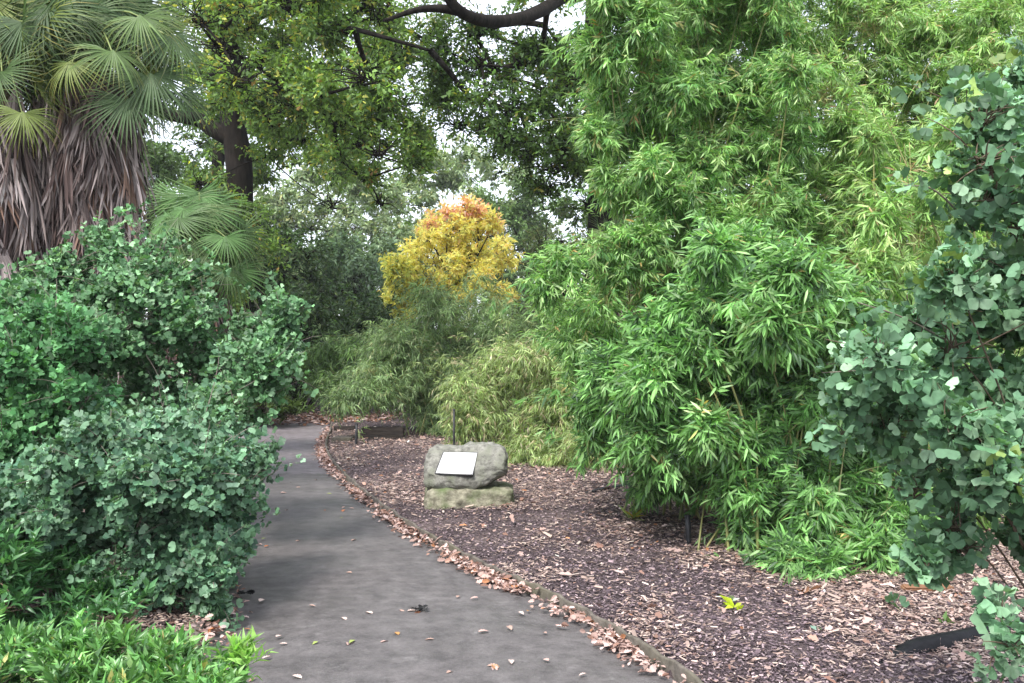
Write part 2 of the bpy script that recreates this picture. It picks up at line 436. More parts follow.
# ---- mulch chips and litter (nobody could count these)
def bed_points(n, x0, x1, y0, y1, dmin=.03, pw=1.6):
    u = rng.random(n * 2); y = (y0 ** (1 - pw) + u * (y1 ** (1 - pw) - y0 ** (1 - pw))) ** (1 / (1 - pw))
    x = rng.uniform(x0, x1, n * 2)
    vis = np.abs(x / y) < .56
    x, y = x[vis], y[vis]
    d = dist_path(x, y); k = d > dmin
    return x[k][:n], y[k][:n], d[k][:n]
TC = tmpl([(-.5, 0, 0), (-.42, 1, .02), (0, 1.06, .06), (.45, .95, 0), (.5, .05, .01), (0, -.05, .06)], [(0, 5, 2, 1), (5, 4, 3, 2)])
def litter_field(name, n, T, size, asp, pal, label, cat, x0=-6, x1=7, y0=4.2, y1=20, mask=None, tilt=.35, lift=.004, mat=M_chip, pw=1.6, dmin=.05, dmax=99):
    x, y, d = bed_points(n, x0, x1, y0, y1, dmin, pw)
    k = d < dmax
    if mask is not None: k &= rng.random(len(x)) < mask(x, y, d)
    x, y, d = x[k], y[k], d[k]
    z = bedz(x, y, d) + lift + rng.random(len(x)) * .012
    m = len(x); a = rng.uniform(0, 2 * math.pi, m)
    dd = np.stack([np.cos(a), np.sin(a), rng.normal(0, tilt * .6, m)], 1)
    nn = UP + rng.normal(size=(m, 3)) * tilt
    R = frames(dd, nn)
    s = size * np.exp(rng.normal(0, .35, m)); sc = np.stack([s * asp * rng.uniform(.6, 1.5, m), s, s], 1)
    w = np.array([p[1] for p in pal], float); C = np.array([p[0] for p in pal])[rng.choice(len(pal), m, p=w / w.sum())]
    C = np.clip(C * np.exp(rng.normal(0, .22, m))[:, None], .005, .8)
    o = scatter(name, T, np.stack([x, y, z], 1), R, sc, C, mat)
    tag(o, label, cat, kind='stuff'); return o
pal_dark = [((.065, .045, .052), 3), ((.12, .085, .095), 4), ((.20, .145, .155), 3), ((.33, .25, .25), 1.6)]
pal_tan = [((.33, .24, .20), 3), ((.23, .155, .13), 3), ((.43, .32, .265), 2.5), ((.12, .075, .06), 2), ((.54, .44, .37), .8)]
tanmask = lambda x, y, d: np.clip((fbm(x, y, 1.1, 3, 21) - .42) * 4 + .15 + np.clip((d - 1.3) * .35, 0, .6) + (y > 9.5) * .4 + np.clip((x + .33 * y - 3.2) * .5, 0, .7), .10, .97)
litter_field('mulch_chips', 190000, TC, .0135, .45, pal_dark, 'dark purple brown bark chips strewn over the bed', 'bark mulch')
litter_field('straw_litter', 170000, TC, .026, .26, pal_tan, 'dry tan stems and bamboo leaf litter lying over the mulch', 'leaf litter', mask=tanmask, tilt=.3, lift=.012)
pal_leaf = [((.38, .25, .21), 3), ((.46, .32, .28), 3), ((.28, .16, .12), 2), ((.54, .41, .37), 1.8), ((.34, .15, .07), .5), ((.17, .09, .065), 1.2)]
litter_field('bed_leaf_litter', 15000, TOS, .038, 1., pal_leaf, 'scattered dry brown oak leaves lying on the mulch bed', 'fallen leaves', mask=lambda x, y, d: tanmask(x, y, d) * .7 + .08, tilt=.45, lift=.018, pw=1.3)
# drift of leaves against the right kerb, on the path side and over the edging
def drift(name, E, s, k0, k1, n, wid, label, bias=0):
    k = rng.integers(k0, k1, n); T = nrm(np.gradient(E, axis=0)); Nn = np.stack([T[:, 1], -T[:, 0]], 1) * s
    dd = -np.abs(rng.normal(0, wid, n)) + bias
    f = rng.random(n)
    P = E[k] + (E[np.minimum(k + 1, len(E) - 1)] - E[k]) * f[:, None] + Nn[k] * dd[:, None]
    cl = fbm(P[:, 0], P[:, 1], .5, 2, 31); keep = rng.random(n) < np.clip((cl - .3) * 3.5, .08, 1); P = P[keep]; dd = dd[keep]
    m = len(P)
    on = dist_path(P[:, 0], P[:, 1])
    z = np.where(on < 0, .02 + .035 * np.exp(on / .12) * rng.random(m), bedz(P[:, 0], P[:, 1], np.maximum(on, 0)) + .03) + .01
    a = rng.uniform(0, 6.28, m)
    R = frames(np.stack([np.cos(a), np.sin(a), rng.normal(0, .3, m)], 1), UP + rng.normal(size=(m, 3)) * .5)
    sc = .041 * np.exp(rng.normal(0, .3, m))
    w = np.array([p[1] for p in pal_leaf]); C = np.array([p[0] for p in pal_leaf])[rng.choice(len(pal_leaf), m, p=w / w.sum())] * np.exp(rng.normal(0, .2, m))[:, None]
    o = scatter(name, TO, np.c_[P, z], R, sc, np.clip(C, 0, .8), M_chip)
    tag(o, label, 'leaf drift', kind='stuff')
drift('leaf_drift', REd, 1, 95, 300, 6500, .05, 'pinkish brown oak leaves drifted against the right path edging', -.015)
drift('leaf_drift', LEd, -1, 60, 300, 1300, .10, 'brown leaves gathered along the left path edge beneath the shrubs', .04)
# far leaf litter where the path bends away
def far_litter():
    n = 2600
    x = rng.uniform(-7, -2.3, n); y = rng.normal(20.2, .8, n); 
    d = dist_path(x, y); k = (y < 23) & (y > 18.6) ; x, y, d = x[k], y[k], d[k]; m = len(x)
    z = np.where(d < 0, .045, bedz(x, y, np.maximum(d, 0)) + .03); a = rng.uniform(0, 6.28, m)
    R = frames(np.stack([np.cos(a), np.sin(a), rng.normal(0, .2, m)], 1), UP + rng.normal(size=(m, 3)) * .4)
    C = np.array([p[0] for p in pal_leaf])[rng.integers(0, len(pal_leaf), m)]
    tag(scatter('far_leaf_litter', TO, np.c_[x, y, z], R, np.full(m, .09), C, M_chip), 'brown leaves spread across the far bend of the path', 'fallen leaves', kind='stuff')
far_litter()

# ---- individual leaves lying on the path
def fallen(kind, mesh_cols, T, size, spots, label):
    meshes = []
    for c in mesh_cols:
        V = T[0] * size
        meshes.append(raw_mesh('fallen_leaf', V, T[1], T[2], T[3], np.repeat(np.array(c)[None], len(V), 0), M_chip))
    for i, (x, y) in enumerate(spots):
        o = link_mesh(kind, meshes[i % len(meshes)], None)
        o.location = (x, y, .037 if True else 0); o.rotation_euler = (random.uniform(-.15, .15), random.uniform(-.15, .15), random.uniform(0, 6.28))
        s = random.uniform(.75, 1.3); o.scale = (s, s, s)
        tag(o, label, 'fallen leaf', 'single leaves lying on the asphalt path')
def path_spots(n, y0=4.7, y1=14):
    out = []
    while len(out) < n:
        py = random.uniform(480, 683) if random.random() < .8 else random.uniform(440, 520)
        x, y = ground_at(random.uniform(225, 640), py)
        if dist_path(np.array([x]), np.array([y]))[0] < -.06: out.append((x, y))
    return out
fallen('fallen_leaf', [(.45, .30, .26), (.52, .40, .35), (.38, .25, .2)], TO, .055, path_spots(52), 'small pale tan oak leaf lying flat on the dark asphalt path')
fallen('fallen_leaf', [(.36, .13, .05), (.4, .2, .07)], TO, .055, path_spots(9), 'small orange brown leaf lying flat on the dark asphalt path')
fallen('fallen_leaf', [(.25, .3, .08)], TK, .05, path_spots(5), 'small yellow green leaf lying flat on the dark asphalt path')
o = None
for (px, py, lab) in ((245, 600, 'shrivelled black leaf clump on the path beside the left shrub'), (419, 616, 'curled black leaf scrap on the middle of the near path')):
    x, y = ground_at(px, py)
    n = 9; a = rng.uniform(0, 6.28, n)
    R = frames(np.stack([np.cos(a), np.sin(a), rng.uniform(-.1, .4, n)], 1), UP + rng.normal(size=(n, 3)) * .8)
    o = scatter('withered_leaf', TO, np.c_[rng.normal(0, .015, (n, 2)), np.full(n, .012)], R, np.full(n, .055), np.full((n, 3), .012), M_chip)
    o.location = (x, y, .034); tag(o, lab, 'leaf')

# ================================================================== BOULDERS
s_rock = True
def rock(name, cx, cy, z0, sx, sy, sz, seed, mat, plane=None, parent=None, pw=4.5, amp=.035, shear=0., under=0.):
    import bmesh
    from mathutils import noise, Vector
    bm = bmesh.new(); bmesh.ops.create_cube(bm, size=2)
    bmesh.ops.subdivide_edges(bm, edges=bm.edges[:], cuts=34, use_grid_fill=True)
    for v in bm.verts:
        c = v.co; r = (abs(c.x) ** pw + abs(c.y) ** pw + abs(c.z) ** pw) ** (1 / pw)
        p = c / r
        q = Vector((p.x * sx, p.y * sy, p.z * sz))
        n = noise.fractal(q * 3.2 + Vector((seed, 0, 0)), 1.0, 2.0, 5)
        n2 = noise.fractal(q * 14 + Vector((0, seed, 0)), .8, 2.0, 3)
        q += p.normalized() * (n * amp + n2 * amp * .38)
        if under:
            u = max(0, p.x - .1) ** 1.5 * max(0, -p.z); q.z += under * u * 1.3
            q -= p.normalized() * .035 * max(0, noise.noise(q * 5 + Vector((seed, seed, 0)))) * (1 if s_rock else 1)
        q.z += shear * q.x
        if plane is not None:
            n_, d_ = plane; s = q.dot(n_) - d_
            if s > 0: q -= n_ * s * .93
        v.co = q
    me = bpy.data.meshes.new(name); bm.to_mesh(me); bm.free()
    for p in me.polygons: p.use_smooth = True
    me.materials.append(mat)
    o = link_mesh(name, me, parent); o.location = (cx, cy, z0 + sz)
    return o
from mathutils import Vector
M_stone = noise_mat('weathered_sandstone', (.09, .088, .075), (.33, .32, .28), 16, .88, .9, .25, c3=(.12, .135, .085), scale3=8, lo3=.5, hi3=.75, bdist=.02)
M_stone2 = noise_mat('mossy_sandstone', (.11, .10, .07), (.36, .34, .25), 14, .88, .9, .25, c3=(.11, .145, .06), scale3=6, lo3=.46, hi3=.72, bdist=.02)
by = 9.40
c1 = at(466, 470, by); c0 = at(467, 499, by)
b0 = rock('base_stone', c0[0] + .02, by + .05, -.02, .42, .30, .135, 3.1, M_stone2, amp=.035, pw=7)
b0.rotation_euler = (0, 0, .03)
tag(b0, 'mossy flat slab of stone on the mulch supporting the boulder with the plaque', 'stone slab')
tilt = math.radians(38)
pn = Vector((-.10, -math.cos(tilt), math.sin(tilt))).normalized()
pd = .20
b1 = rock('boulder', c1[0], by + .04, .225, .375, .27, .195, 8.4, M_stone, (pn, pd), amp=.04, under=.12, pw=7)
tag(b1, 'grey weathered boulder with a slanted white plaque, resting on a mossy slab', 'boulder')
# plaque: corners found where the sight lines meet the dressed face
o3 = Vector(b1.location); cam = Vector((0, 0, CH))
def on_plane(px, py, off):
    d = Vector(((px - CX) / F, 1, -(py - HY) / F)); t = (pd + off - (cam - o3).dot(pn)) / d.dot(pn)
    return cam + d * t - o3
cs = [(444.5, 453.8), (477.6, 454.2), (473, 475.6), (436.4, 474)]
def plate(name, cs, t0, t1, mat, parent):
    V = [on_plane(*c, t0) for c in cs] + [on_plane(*c, t0) + pn * (t1 - t0) for c in cs]
    T_ = tmpl([tuple(v) for v in V], [(7, 6, 5, 4), (0, 1, 2, 3), (0, 4, 5, 1), (1, 5, 6, 2), (2, 6, 7, 3), (3, 7, 4, 0)])
    return link_mesh(name, raw_mesh(name, T_[0], T_[1], T_[2], T_[3], None, mat), parent)
M_plq = noise_mat('plaque_sky_glare', (.9, .9, .92), (.93, .93, .95), 30, .45, .02, .5, metal=0)  # sky glare on the polished plate is put into the white base colour
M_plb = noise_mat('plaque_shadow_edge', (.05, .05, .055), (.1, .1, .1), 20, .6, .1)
pl = plate('plaque', cs, -.01, .024, M_plq, b1)
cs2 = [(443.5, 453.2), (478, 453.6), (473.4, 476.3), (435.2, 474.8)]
plate('plaque_shadow_rim', cs2, -.02, .014, M_plb, b1)  # thin dark plate drawing the shadow edge around the plaque
for c in ((446.5, 455.3), (475.6, 455.6), (471.4, 474.2), (439.2, 472.8)):
    v = on_plane(*c, .024); P = np.array([[tuple(v), tuple(v + pn * .004)]])
    tubes('screw', P, .004, .003, M_plb, b1, 8, origin=np.zeros(3))

# ================================================================== SMALL THINGS
M_black = noise_mat('black_metal', (.01, .01, .012), (.03, .03, .033), 30, .5, .2, .4)
M_blackp = noise_mat('black_sheet', (.004, .004, .005), (.014, .014, .016), 12, .7, .3, .2)
M_wood = noise_mat('old_sleeper_wood', (.015, .012, .011), (.06, .048, .04), 10, .85, .5, .2, (.3, 2, 2))
def stake(px, pyb, pyt, r, label, lean=0, parts=True):
    x, y = ground_at(px, pyb); h = (pyb - pyt) * y / F
    e = empty('stake', (x, y, .03), label, 'stake', 'dark stakes standing in the mulch')
    P = np.array([[(0, 0, -.1), (lean * .5, 0, h * .5), (lean, 0, h)]])
    tubes('post', P, r, r * .95, M_black, e, 8, origin=np.zeros(3))
    P = np.array([[(lean, 0, h), (lean, 0, h + .012)]]); tubes('cap', P, r * 1.35, r * 1.1, M_black, e, 8, origin=np.zeros(3))
stake(689, 552, 520, .022, 'short black stake in the mulch against the foot of the bamboo', -.01)
stake(454, 474, 412, .013, 'thin dark stake rising behind the boulder')
stake(356, 449, 425, .020, 'dark stake at the end of the bed near the path bend', .01)
def prism(name, pts, mat, parent=None, bev=.01):
    """box from centre/size list with jitter"""
    import bmesh
    bm = bmesh.new()
    for (c, s) in pts:
        r = bmesh.ops.create_cube(bm, size=1)
        for v in r['verts']:
            v.co = Vector((v.co.x * s[0] + c[0] + random.uniform(-.01, .01), v.co.y * s[1] + c[1] + random.uniform(-.01, .01), v.co.z * s[2] + c[2] + random.uniform(-.004, .004)))
    bmesh.ops.bevel(bm, geom=bm.edges[:], offset=bev, segments=2, affect='EDGES')
    me = bpy.data.meshes.new(name); bm.to_mesh(me); bm.free(); me.materials.append(mat)
    return link_mesh(name, me, parent)
x, y = ground_at(382, 443)
o = prism('timber_sleeper', [((0, 0, .13), (.66, .2, .24))], M_wood); o.location = (x, y + .1, 0); o.rotation_euler = (0, 0, .05)
tag(o, 'dark timber sleeper at the back of the bed under feathery bamboo', 'timber sleeper')
x, y = ground_at(343, 443)
o = prism('stone_block', [((0, 0, .04), (.3, .42, .09))], M_kerb); o.location = (x, y, 0.02); tag(o, 'pale flat stone block at the corner of bed and path', 'stone block')
x, y = ground_at(343, 434)
o = prism('timber_offcut', [((0, 0, .05), (.36, .16, .12))], M_wood); o.location = (x, y + .2, 0.02); tag(o, 'short dark timber offcut behind the pale stone block', 'timber offcut')
x, y = ground_at(294, 418)
o = prism('timber_post_stub', [((0, 0, .09), (.22, .2, .18)), ((.02, 0, .2), (.12, .12, .05))], M_black); o.location = (x, y, 0.02); tag(o, 'low black stub standing beyond the far bend of the path', 'stub')
# irrigation pipe on the bed
pts = [(*ground_at(571, 503), .055), (*ground_at(590, 499), .075), (*ground_at(612, 494.5), .08), (*ground_at(650, 489), .07), (*ground_at(700, 484), .05)]
tag(tubes('irrigation_pipe', spline(pts, 20)[None], .017, .017, M_black, None, 8), 'thin black pipe lying on the mulch and running under the bamboo', 'pipe')
# folded black sheet edge lower right
def black_sheet():
    top = [(868, 678), (890, 668), (906, 652), (930, 646), (960, 642), (985, 636), (1030, 630)]
    bot = [(868, 683), (896, 676), (914, 665), (938, 664), (965, 658), (990, 650), (1030, 643)]
    V = []
    n = len(top)
    for k in range(n):
        x, y = ground_at(*bot[k]); h = (bot[k][1] - top[k][1]) * y / F
        for (dy, z) in ((0, .02), (-.012, .35 * h + .03), (.01, .75 * h + .04), (.05, h + .045), (.16, h * .8 + .03), (.3, .02)):
            V.append((x + random.uniform(-.01, .01), y + dy, z + random.uniform(-.006, .006)))
    Fq = []
    for k in range(n - 1):
        for i in range(5): Fq.append((k * 6 + i, (k + 1) * 6 + i, (k + 1) * 6 + i + 1, k * 6 + i + 1))
    T_ = tmpl(V, Fq); me = raw_mesh('plastic_sheet', T_[0], T_[1], T_[2], T_[3], None, M_blackp, True)
    o = link_mesh('plastic_sheet', me, None)
    m = o.modifiers.new('s', 'SUBSURF'); m.levels = 2; m.render_levels = 2
    tag(o, 'ruck of black plastic sheet sticking out of the leaf litter', 'plastic sheet')
black_sheet()
x, y = ground_at(925, 601)
o = prism('bark_slab', [((0, 0, .03), (.30, .09, .035)), ((.12, .03, .03), (.14, .08, .03))], noise_mat('orange_bark', (.12, .055, .03), (.27, .14, .075), 18, .9, .6)); o.location = (x, y, .05); o.rotation_euler = (.1, .05, .1)
tag(o, 'orange brown slab of bark lying under the grey green fan leaved shrub', 'bark slab')
x, y = ground_at(808, 605)
n = 3; a = rng.uniform(0, 6, n)
o = scatter('curled_leaf', TO, np.c_[rng.normal(0, .02, (n, 2)), np.full(n, .03)], frames(np.stack([np.cos(a), np.sin(a), np.full(n, .3)], 1), UP + rng.normal(size=(n, 3)) * .6), np.full(n, .10), np.tile([[.30, .15, .08]], (n, 1)), M_chip)
o.location = (x, y, .05); tag(o, 'large curled orange leaf on the litter in front of the bamboo', 'fallen leaf')
# seedling tufts
def tuft(px, py, label, pal, size, n, T=TLs, upn=.3, zz=.65):
    x, y = ground_at(px, py); e = empty('seedling', (x, y, .04), label, 'seedling')
    d = nrm(rng.normal(size=(n, 3)) * [.8, .8, .3 if zz > .3 else .08] + [0, 0, zz])
    R = frames(d, UP * upn + rng.normal(size=(n, 3)))
    C = np.array(pal)[rng.integers(0, len(pal), n)]
    scatter('leaves', T, np.c_[rng.normal(0, size * .12, (n, 2)), np.abs(rng.normal(0, size * .1, n))] + np.array([x, y, .075]), R, size * rng.uniform(.6, 1.2, n), C, M_gloss, e)
    P = branchset(np.tile([[x, y, .03]], (4, 1)), np.array([x, y, .04]) + rng.normal(0, size * .3, (4, 3)) * [1, 1, .3] + [0, 0, size * .5], .1, 4)
    tubes('stems', P, .003, .001, M_twig, e, 4)
tuft(632, 528, 'small yellowing tuft of leaves sprouting by the foot of the bamboo', [(.18, .25, .03), (.4, .30, .04), (.12, .2, .03)], .16, 26)
tuft(735, 621, 'bright lime yellow leaf sprout lying on the dark mulch', [(.48, .62, .03), (.55, .66, .05)], .10, 7, T_broad, 1., .22)
tuft(728, 614, 'grey green leaf sprig behind the lime yellow sprout', [(.25, .32, .2), (.35, .4, .28)], .08, 6, T_broad, 1.)
tuft(895, 622, 'thin ginkgo seedling with two fan leaves in the mulch', [(.08, .16, .09), (.1, .2, .1)], .09, 6, TG)
tuft(820, 645, 'single small blue green leaf lying on the mulch', [(.25, .38, .3)], .07, 2, T_broad, 1.)
tuft(945, 638, 'small green weed among the litter behind the black sheet', [(.12, .22, .06)], .07, 8, T_broad, 1.)

# ================================================================== BAMBOO
def canes(e, spots, Y, h=3.3, r=.010, mat=None):
    for a_, b_ in spots:
        y_ = Y + random.uniform(-.2, .35); p0 = at(a_, 560, y_); p0[2] = -.05; p1 = at(b_ + random.uniform(-30, 30), 240, y_ + random.uniform(.1, .6)); p1[2] = h
        P = spline([p0, p0 * .5 + p1 * .5 + [random.uniform(-.08, .08), 0, 0], p1], 30)[None]
        tubes('culm', P, r, r * .4, mat or M_culm, e, 8, rmul=1 + .12 * (np.arange(30) % 2)[None])
def bamboo(loc, label, lobes, base_r, ncul, nb, size, pal, tw=5, K=6, droop=.45, twl=.12, T=TL, culm_r=.012, group=None, hi=None, mat=M_bamboo, culm_mat=M_culm, lift=.22, rnd=.3, name='bamboo', cat='bamboo', upn=.7, **kw):
    e = empty(name, (loc[0], loc[1], 0.03), label, cat, group)
    for k in range(ncul):
        c, r, w = lobes[k % len(lobes)]
        a = random.uniform(0, 6.28); rr = base_r * math.sqrt(random.random())
        b = np.array([loc[0] + math.cos(a) * rr, loc[1] + math.sin(a) * rr * .6, -.05])
        top = c + r * rdir(1)[0] * .5 + UP * r[2] * .4
        mid = b * .45 + top * .55; mid[:2] = b[:2] * .62 + top[:2] * .38
        P = spline([b, mid, top], 22)[None]
        rm = 1 + .10 * (np.arange(22) % 2)[None]
        rc = culm_r * random.uniform(.7, 1.2)
        tubes('culm', P, rc, rc * .25, culm_mat, e, 7, rmul=rm)
    foliage(e, lobes, T, size, pal, mat, nb=nb, tw=tw, K=K, lift=lift, ang=.75, droop=droop, twl=twl, spread=.55, rnd=rnd, upn=upn, nr=.7, stem=culm_mat, r0=.0035, r1=.001, tmin=.2, face=FACE, **{**dict(shell=.25, ragged=.38, endsag=.25), **kw})
    return e
pal_bam = [((.175, .37, .085), 4), ((.26, .48, .13), 3), ((.38, .60, .22), 2.2), ((.10, .25, .065), 2), ((.38, .40, .14), .25), ((.42, .30, .10), .12)]
pal_bamy = [((.25, .46, .12), 4), ((.36, .57, .18), 3), ((.16, .33, .08), 2), ((.46, .62, .24), .8), ((.40, .30, .14), .2)]
pal_bamb = [((.145, .34, .08), 4), ((.22, .46, .13), 3), ((.32, .55, .20), 1.), ((.07, .16, .055), 2), ((.42, .36, .12), .07)]
for _p in (pal_bam, pal_bamy, pal_bamb):
    _p[:] = [((c_[0] * 1.03, c_[1] * .95, c_[2] * 1.08), w_) for c_, w_ in _p]
# tall clump at the back
L_ = fill([(640, -120), (1080, -120), (1080, 330), (900, 420), (760, 380), (660, 300), (640, 120)], 9.0, 11.5, 125, 44, 34, .5)
bamboo(at(840, 500, 10.2)[:2], 'very tall pale green bamboo thicket reaching out of the top of the picture', L_, 1.6, 40, 56, .078, pal_bamy, tw=8, K=9, thin=.25, twl=.12)
# middle tall clump
L_ = fill([(600, -100), (760, -100), (800, 60), (780, 260), (720, 400), (600, 400), (560, 300), (630, 240), (610, 120), (592, 40)], 8.2, 9.6, 64, 34, 28, .35)
L_ += [lobe(558, 262, 8.3, 24, 12, .25, .6), lobe(545, 285, 8.3, 12, 14, .2, .35), lobe(596, 246, 8.4, 30, 14, .3, .8), lobe(600, 300, 8.4, 35, 16, .3), lobe(575, 345, 8.5, 20, 12, .25, .6), lobe(590, 50, 8.6, 16, 14, .2, .4), lobe(600, 130, 8.7, 24, 14, .2, .5), lobe(610, 180, 8.7, 22, 12, .2, .5)]
bamboo(at(690, 500, 9.0)[:2], 'tall bright green bamboo with arching sprays on its left, beside the dark trunk', L_, .8, 36, 56, .08, pal_bam, tw=8, K=9, thin=.26, twl=.12)
# front bushy clump
_e = [o for o in bpy.data.objects if o.get('label', '').startswith('tall bright green bamboo')][0]
canes(_e, [(722, 745), (738, 700), (800, 765), (705, 690), (770, 790)], 8.75)
L_ = fill([(640, 330), (720, 240), (800, 240), (860, 300), (900, 420), (905, 540), (860, 560), (790, 555), (735, 490), (650, 435), (610, 400), (590, 360)], 7.0, 8.0, 60, 34, 26, .28)
L_ += [lobe(648, 485, 8.6, 16, 12, .25, .6), lobe(790, 270, 6.5, 38, 24, .25, 1.1), lobe(770, 320, 6.5, 45, 30, .25, 1.2), lobe(590, 395, 8.2, 30, 26, .3, .8), lobe(600, 430, 8.4, 26, 24, .3, .7), lobe(640, 350, 7.6, 40, 24, .3),
       lobe(825, 562, 6.55, 50, 18, .22, 1.2), lobe(785, 555, 6.75, 30, 18, .22), lobe(722, 474, 8.4, 28, 18, .25), lobe(655, 450, 8.3, 28, 22, .3), lobe(672, 468, 8.8, 26, 18, .3), lobe(752, 520, 7.4, 28, 20, .25), lobe(650, 400, 7.8, 34, 26, .3), lobe(870, 540, 6.7, 40, 30, .25)]
bamboo(at(770, 500, 7.4)[:2], 'dense bushy green bamboo with broad leaves, lowest and nearest by the mulch bed', L_, .6, 30, 56, .09, pal_bamb, tw=7, K=7, thin=.27, T=T_lance(.09, .12, .25), zmin=.05)
# yellow green bamboo behind the fan leaved shrub on the right
L_ = fill([(850, 130), (1060, 100), (1060, 560), (930, 560), (880, 430), (850, 330)], 7.6, 9, 34, 38, 34, .4)
bamboo(at(950, 560, 8.4)[:2], 'yellowish green bamboo with visible canes behind the fan leaved shrub on the right', L_, .9, 34, 44, .09, pal_bamy, tw=7, K=6, culm_r=.014, thin=.4)
_e = [o for o in bpy.data.objects if o.get('label', '').startswith('yellowish green bamboo')][0]
canes(_e, [(880, 872), (905, 925), (862, 850), (935, 930), (895, 885), (920, 905)], 8.35)
# feathery fine-leaved bamboos in the middle distance
pal_fea = [((.19, .29, .12), 4), ((.27, .38, .17), 3), ((.12, .20, .08), 2), ((.38, .42, .22), .8)]
pal_olv = [((.28, .38, .14), 4), ((.38, .48, .20), 3), ((.44, .38, .24), 1.4), ((.19, .27, .09), 2)]
L_ = fill([(345, 395), (380, 350), (410, 318), (440, 300), (500, 300), (530, 325), (520, 380), (470, 408), (430, 405), (400, 385), (355, 385)], 16.0, 17.6, 40, 28, 24, .5)
L_ += [lobe(475, 278, 16, 26, 20, .5, .6), lobe(430, 290, 16, 24, 16, .5, .6), lobe(370, 365, 15.8, 26, 18, .5), lobe(395, 335, 16, 26, 18, .5), lobe(500, 300, 16, 22, 22, .5, .7), lobe(450, 420, 16.4, 24, 16, .4), lobe(360, 390, 15.6, 24, 11, .4), lobe(342, 396, 15.6, 18, 8, .3, .6), lobe(430, 410, 16.6, 22, 12, .4), lobe(385, 388, 15.7, 24, 12, .4)]
bamboo(at(440, 430, 16.4)[:2], 'grey green feathery fine leaved bamboo arching over the timber sleeper', L_, .7, 16, 36, .10, pal_fea, tw=8, K=8, droop=.7, twl=.22, T=T_nar, ragged=.45, culm_r=.008, name='feathery_bamboo')
L_ = fill([(450, 400), (480, 360), (520, 345), (580, 355), (610, 400), (600, 440), (540, 455), (470, 435)], 12.6, 13.8, 26, 26, 22, .4)
L_ += [lobe(560, 455, 12.3, 26, 16, .3), lobe(525, 445, 12.5, 22, 14, .3), lobe(590, 440, 12.0, 26, 20, .3), lobe(460, 415, 12.9, 16, 14, .3, .6)]
bamboo(at(540, 440, 13.2)[:2], 'olive tan feathery bamboo mound drooping behind the boulder', L_, .5, 14, 38, .095, pal_olv, tw=8, K=8, droop=.8, twl=.22, T=T_nar, ragged=.45, culm_r=.007, name='feathery_bamboo')
# bamboo by the dark gap at the far bend
L_ = fill([(300, 350), (340, 335), (385, 340), (395, 370), (360, 395), (320, 385)], 20, 21.5, 16, 22, 12, .5)
bamboo(at(350, 400, 21)[:2], 'small soft green bamboo drooping beside the dark gap at the far bend', L_, .5, 8, 26, .15, [((.11, .20, .06), 3), ((.16, .27, .08), 2)], tw=5, K=7, droop=.6, twl=.25, T=T_nar, culm_r=.008, name='feathery_bamboo')

# ================================================================== FAN LEAVED SHRUBS (GINKGO)
pal_g1 = [((.105, .225, .095), 4), ((.155, .30, .14), 3), ((.25, .40, .23), 1.7), ((.06, .145, .06), 2)]
pal_g1b = [((.085, .23, .085), 4), ((.13, .31, .12), 3), ((.06, .155, .055), 2)]
pal_g2 = [((.07, .195, .065), 4), ((.11, .26, .09), 3), ((.05, .13, .045), 2)]
pal_g3 = [((.10, .205, .11), 4), ((.15, .275, .155), 3), ((.24, .38, .25), 1.6), ((.055, .13, .075), 2)]
pal_g4 = [((.14, .27, .15), 4), ((.20, .35, .20), 3), ((.28, .43, .27), 1.3), ((.09, .19, .095), 2), ((.28, .40, .12), .15)]
def ginkgo(loc, label, lobes, nb, size, pal, tw=6, K=5, bmax=14, r0=.012, stem=M_gtwig, group=None, cat='shrub', name='ginkgo_shrub', nface=1., thin=.33):
    e = empty(name, (loc[0], loc[1], 0.03), label, cat, group)
    st = sorted(lobes, key=lambda l: -l[2])[:]
    for k, (c, r, w) in enumerate(st[:bmax]):
        b = np.array([loc[0] + random.uniform(-.12, .12), loc[1] + random.uniform(-.1, .1), 0.])
        P = branchset(b[None], c[None], .12, 10, .06); tubes('stem', P, r0, r0 * .4, stem, e, 6)
    foliage(e, lobes, TG, size, pal, M_ginkgo, nb=nb, tw=tw, K=K, lift=.1, ang=1.2, droop=.25, twl=.05, spread=.8, rnd=.45, upn=.8, nr=.6, stem=stem, r0=.004, r1=.0012, tmin=.15, face=FACE * nface, zmin=.05, ragged=.42, thin=thin, upd=.15)
    return e
# left, tall one at the back
L_ = fill([(-40, 300), (60, 268), (115, 235), (150, 250), (195, 305), (270, 305), (285, 340), (262, 385), (235, 420), (180, 430), (100, 430), (-40, 470)], 7.2, 8.6, 46, 30, 26, .3)
L_ += [lobe(283, 318, 7.6, 14, 22, .12, .6), lobe(275, 350, 7.6, 22, 18, .2, .7), lobe(138, 225, 8.2, 13, 30, .12, .45), lobe(112, 250, 8.0, 20, 20, .2, .6), lobe(195, 320, 7.6, 24, 24, .2, .8), lobe(60, 262, 8.0, 26, 16, .2, .5)]
ginkgo(at(130, 500, 7.9)[:2], 'tall spreading green shrub with small fan leaves below the big palm', L_, 40, .055, pal_g1)
# left, brighter green at the edge
L_ = fill([(-60, 330), (60, 330), (120, 360), (110, 440), (70, 480), (20, 540), (-60, 560)], 6.4, 7.0, 22, 34, 30, .25)
ginkgo(at(0, 560, 6.8)[:2], 'brighter leaf green fan leaved shrub at the left edge', L_, 38, .058, pal_g1b)
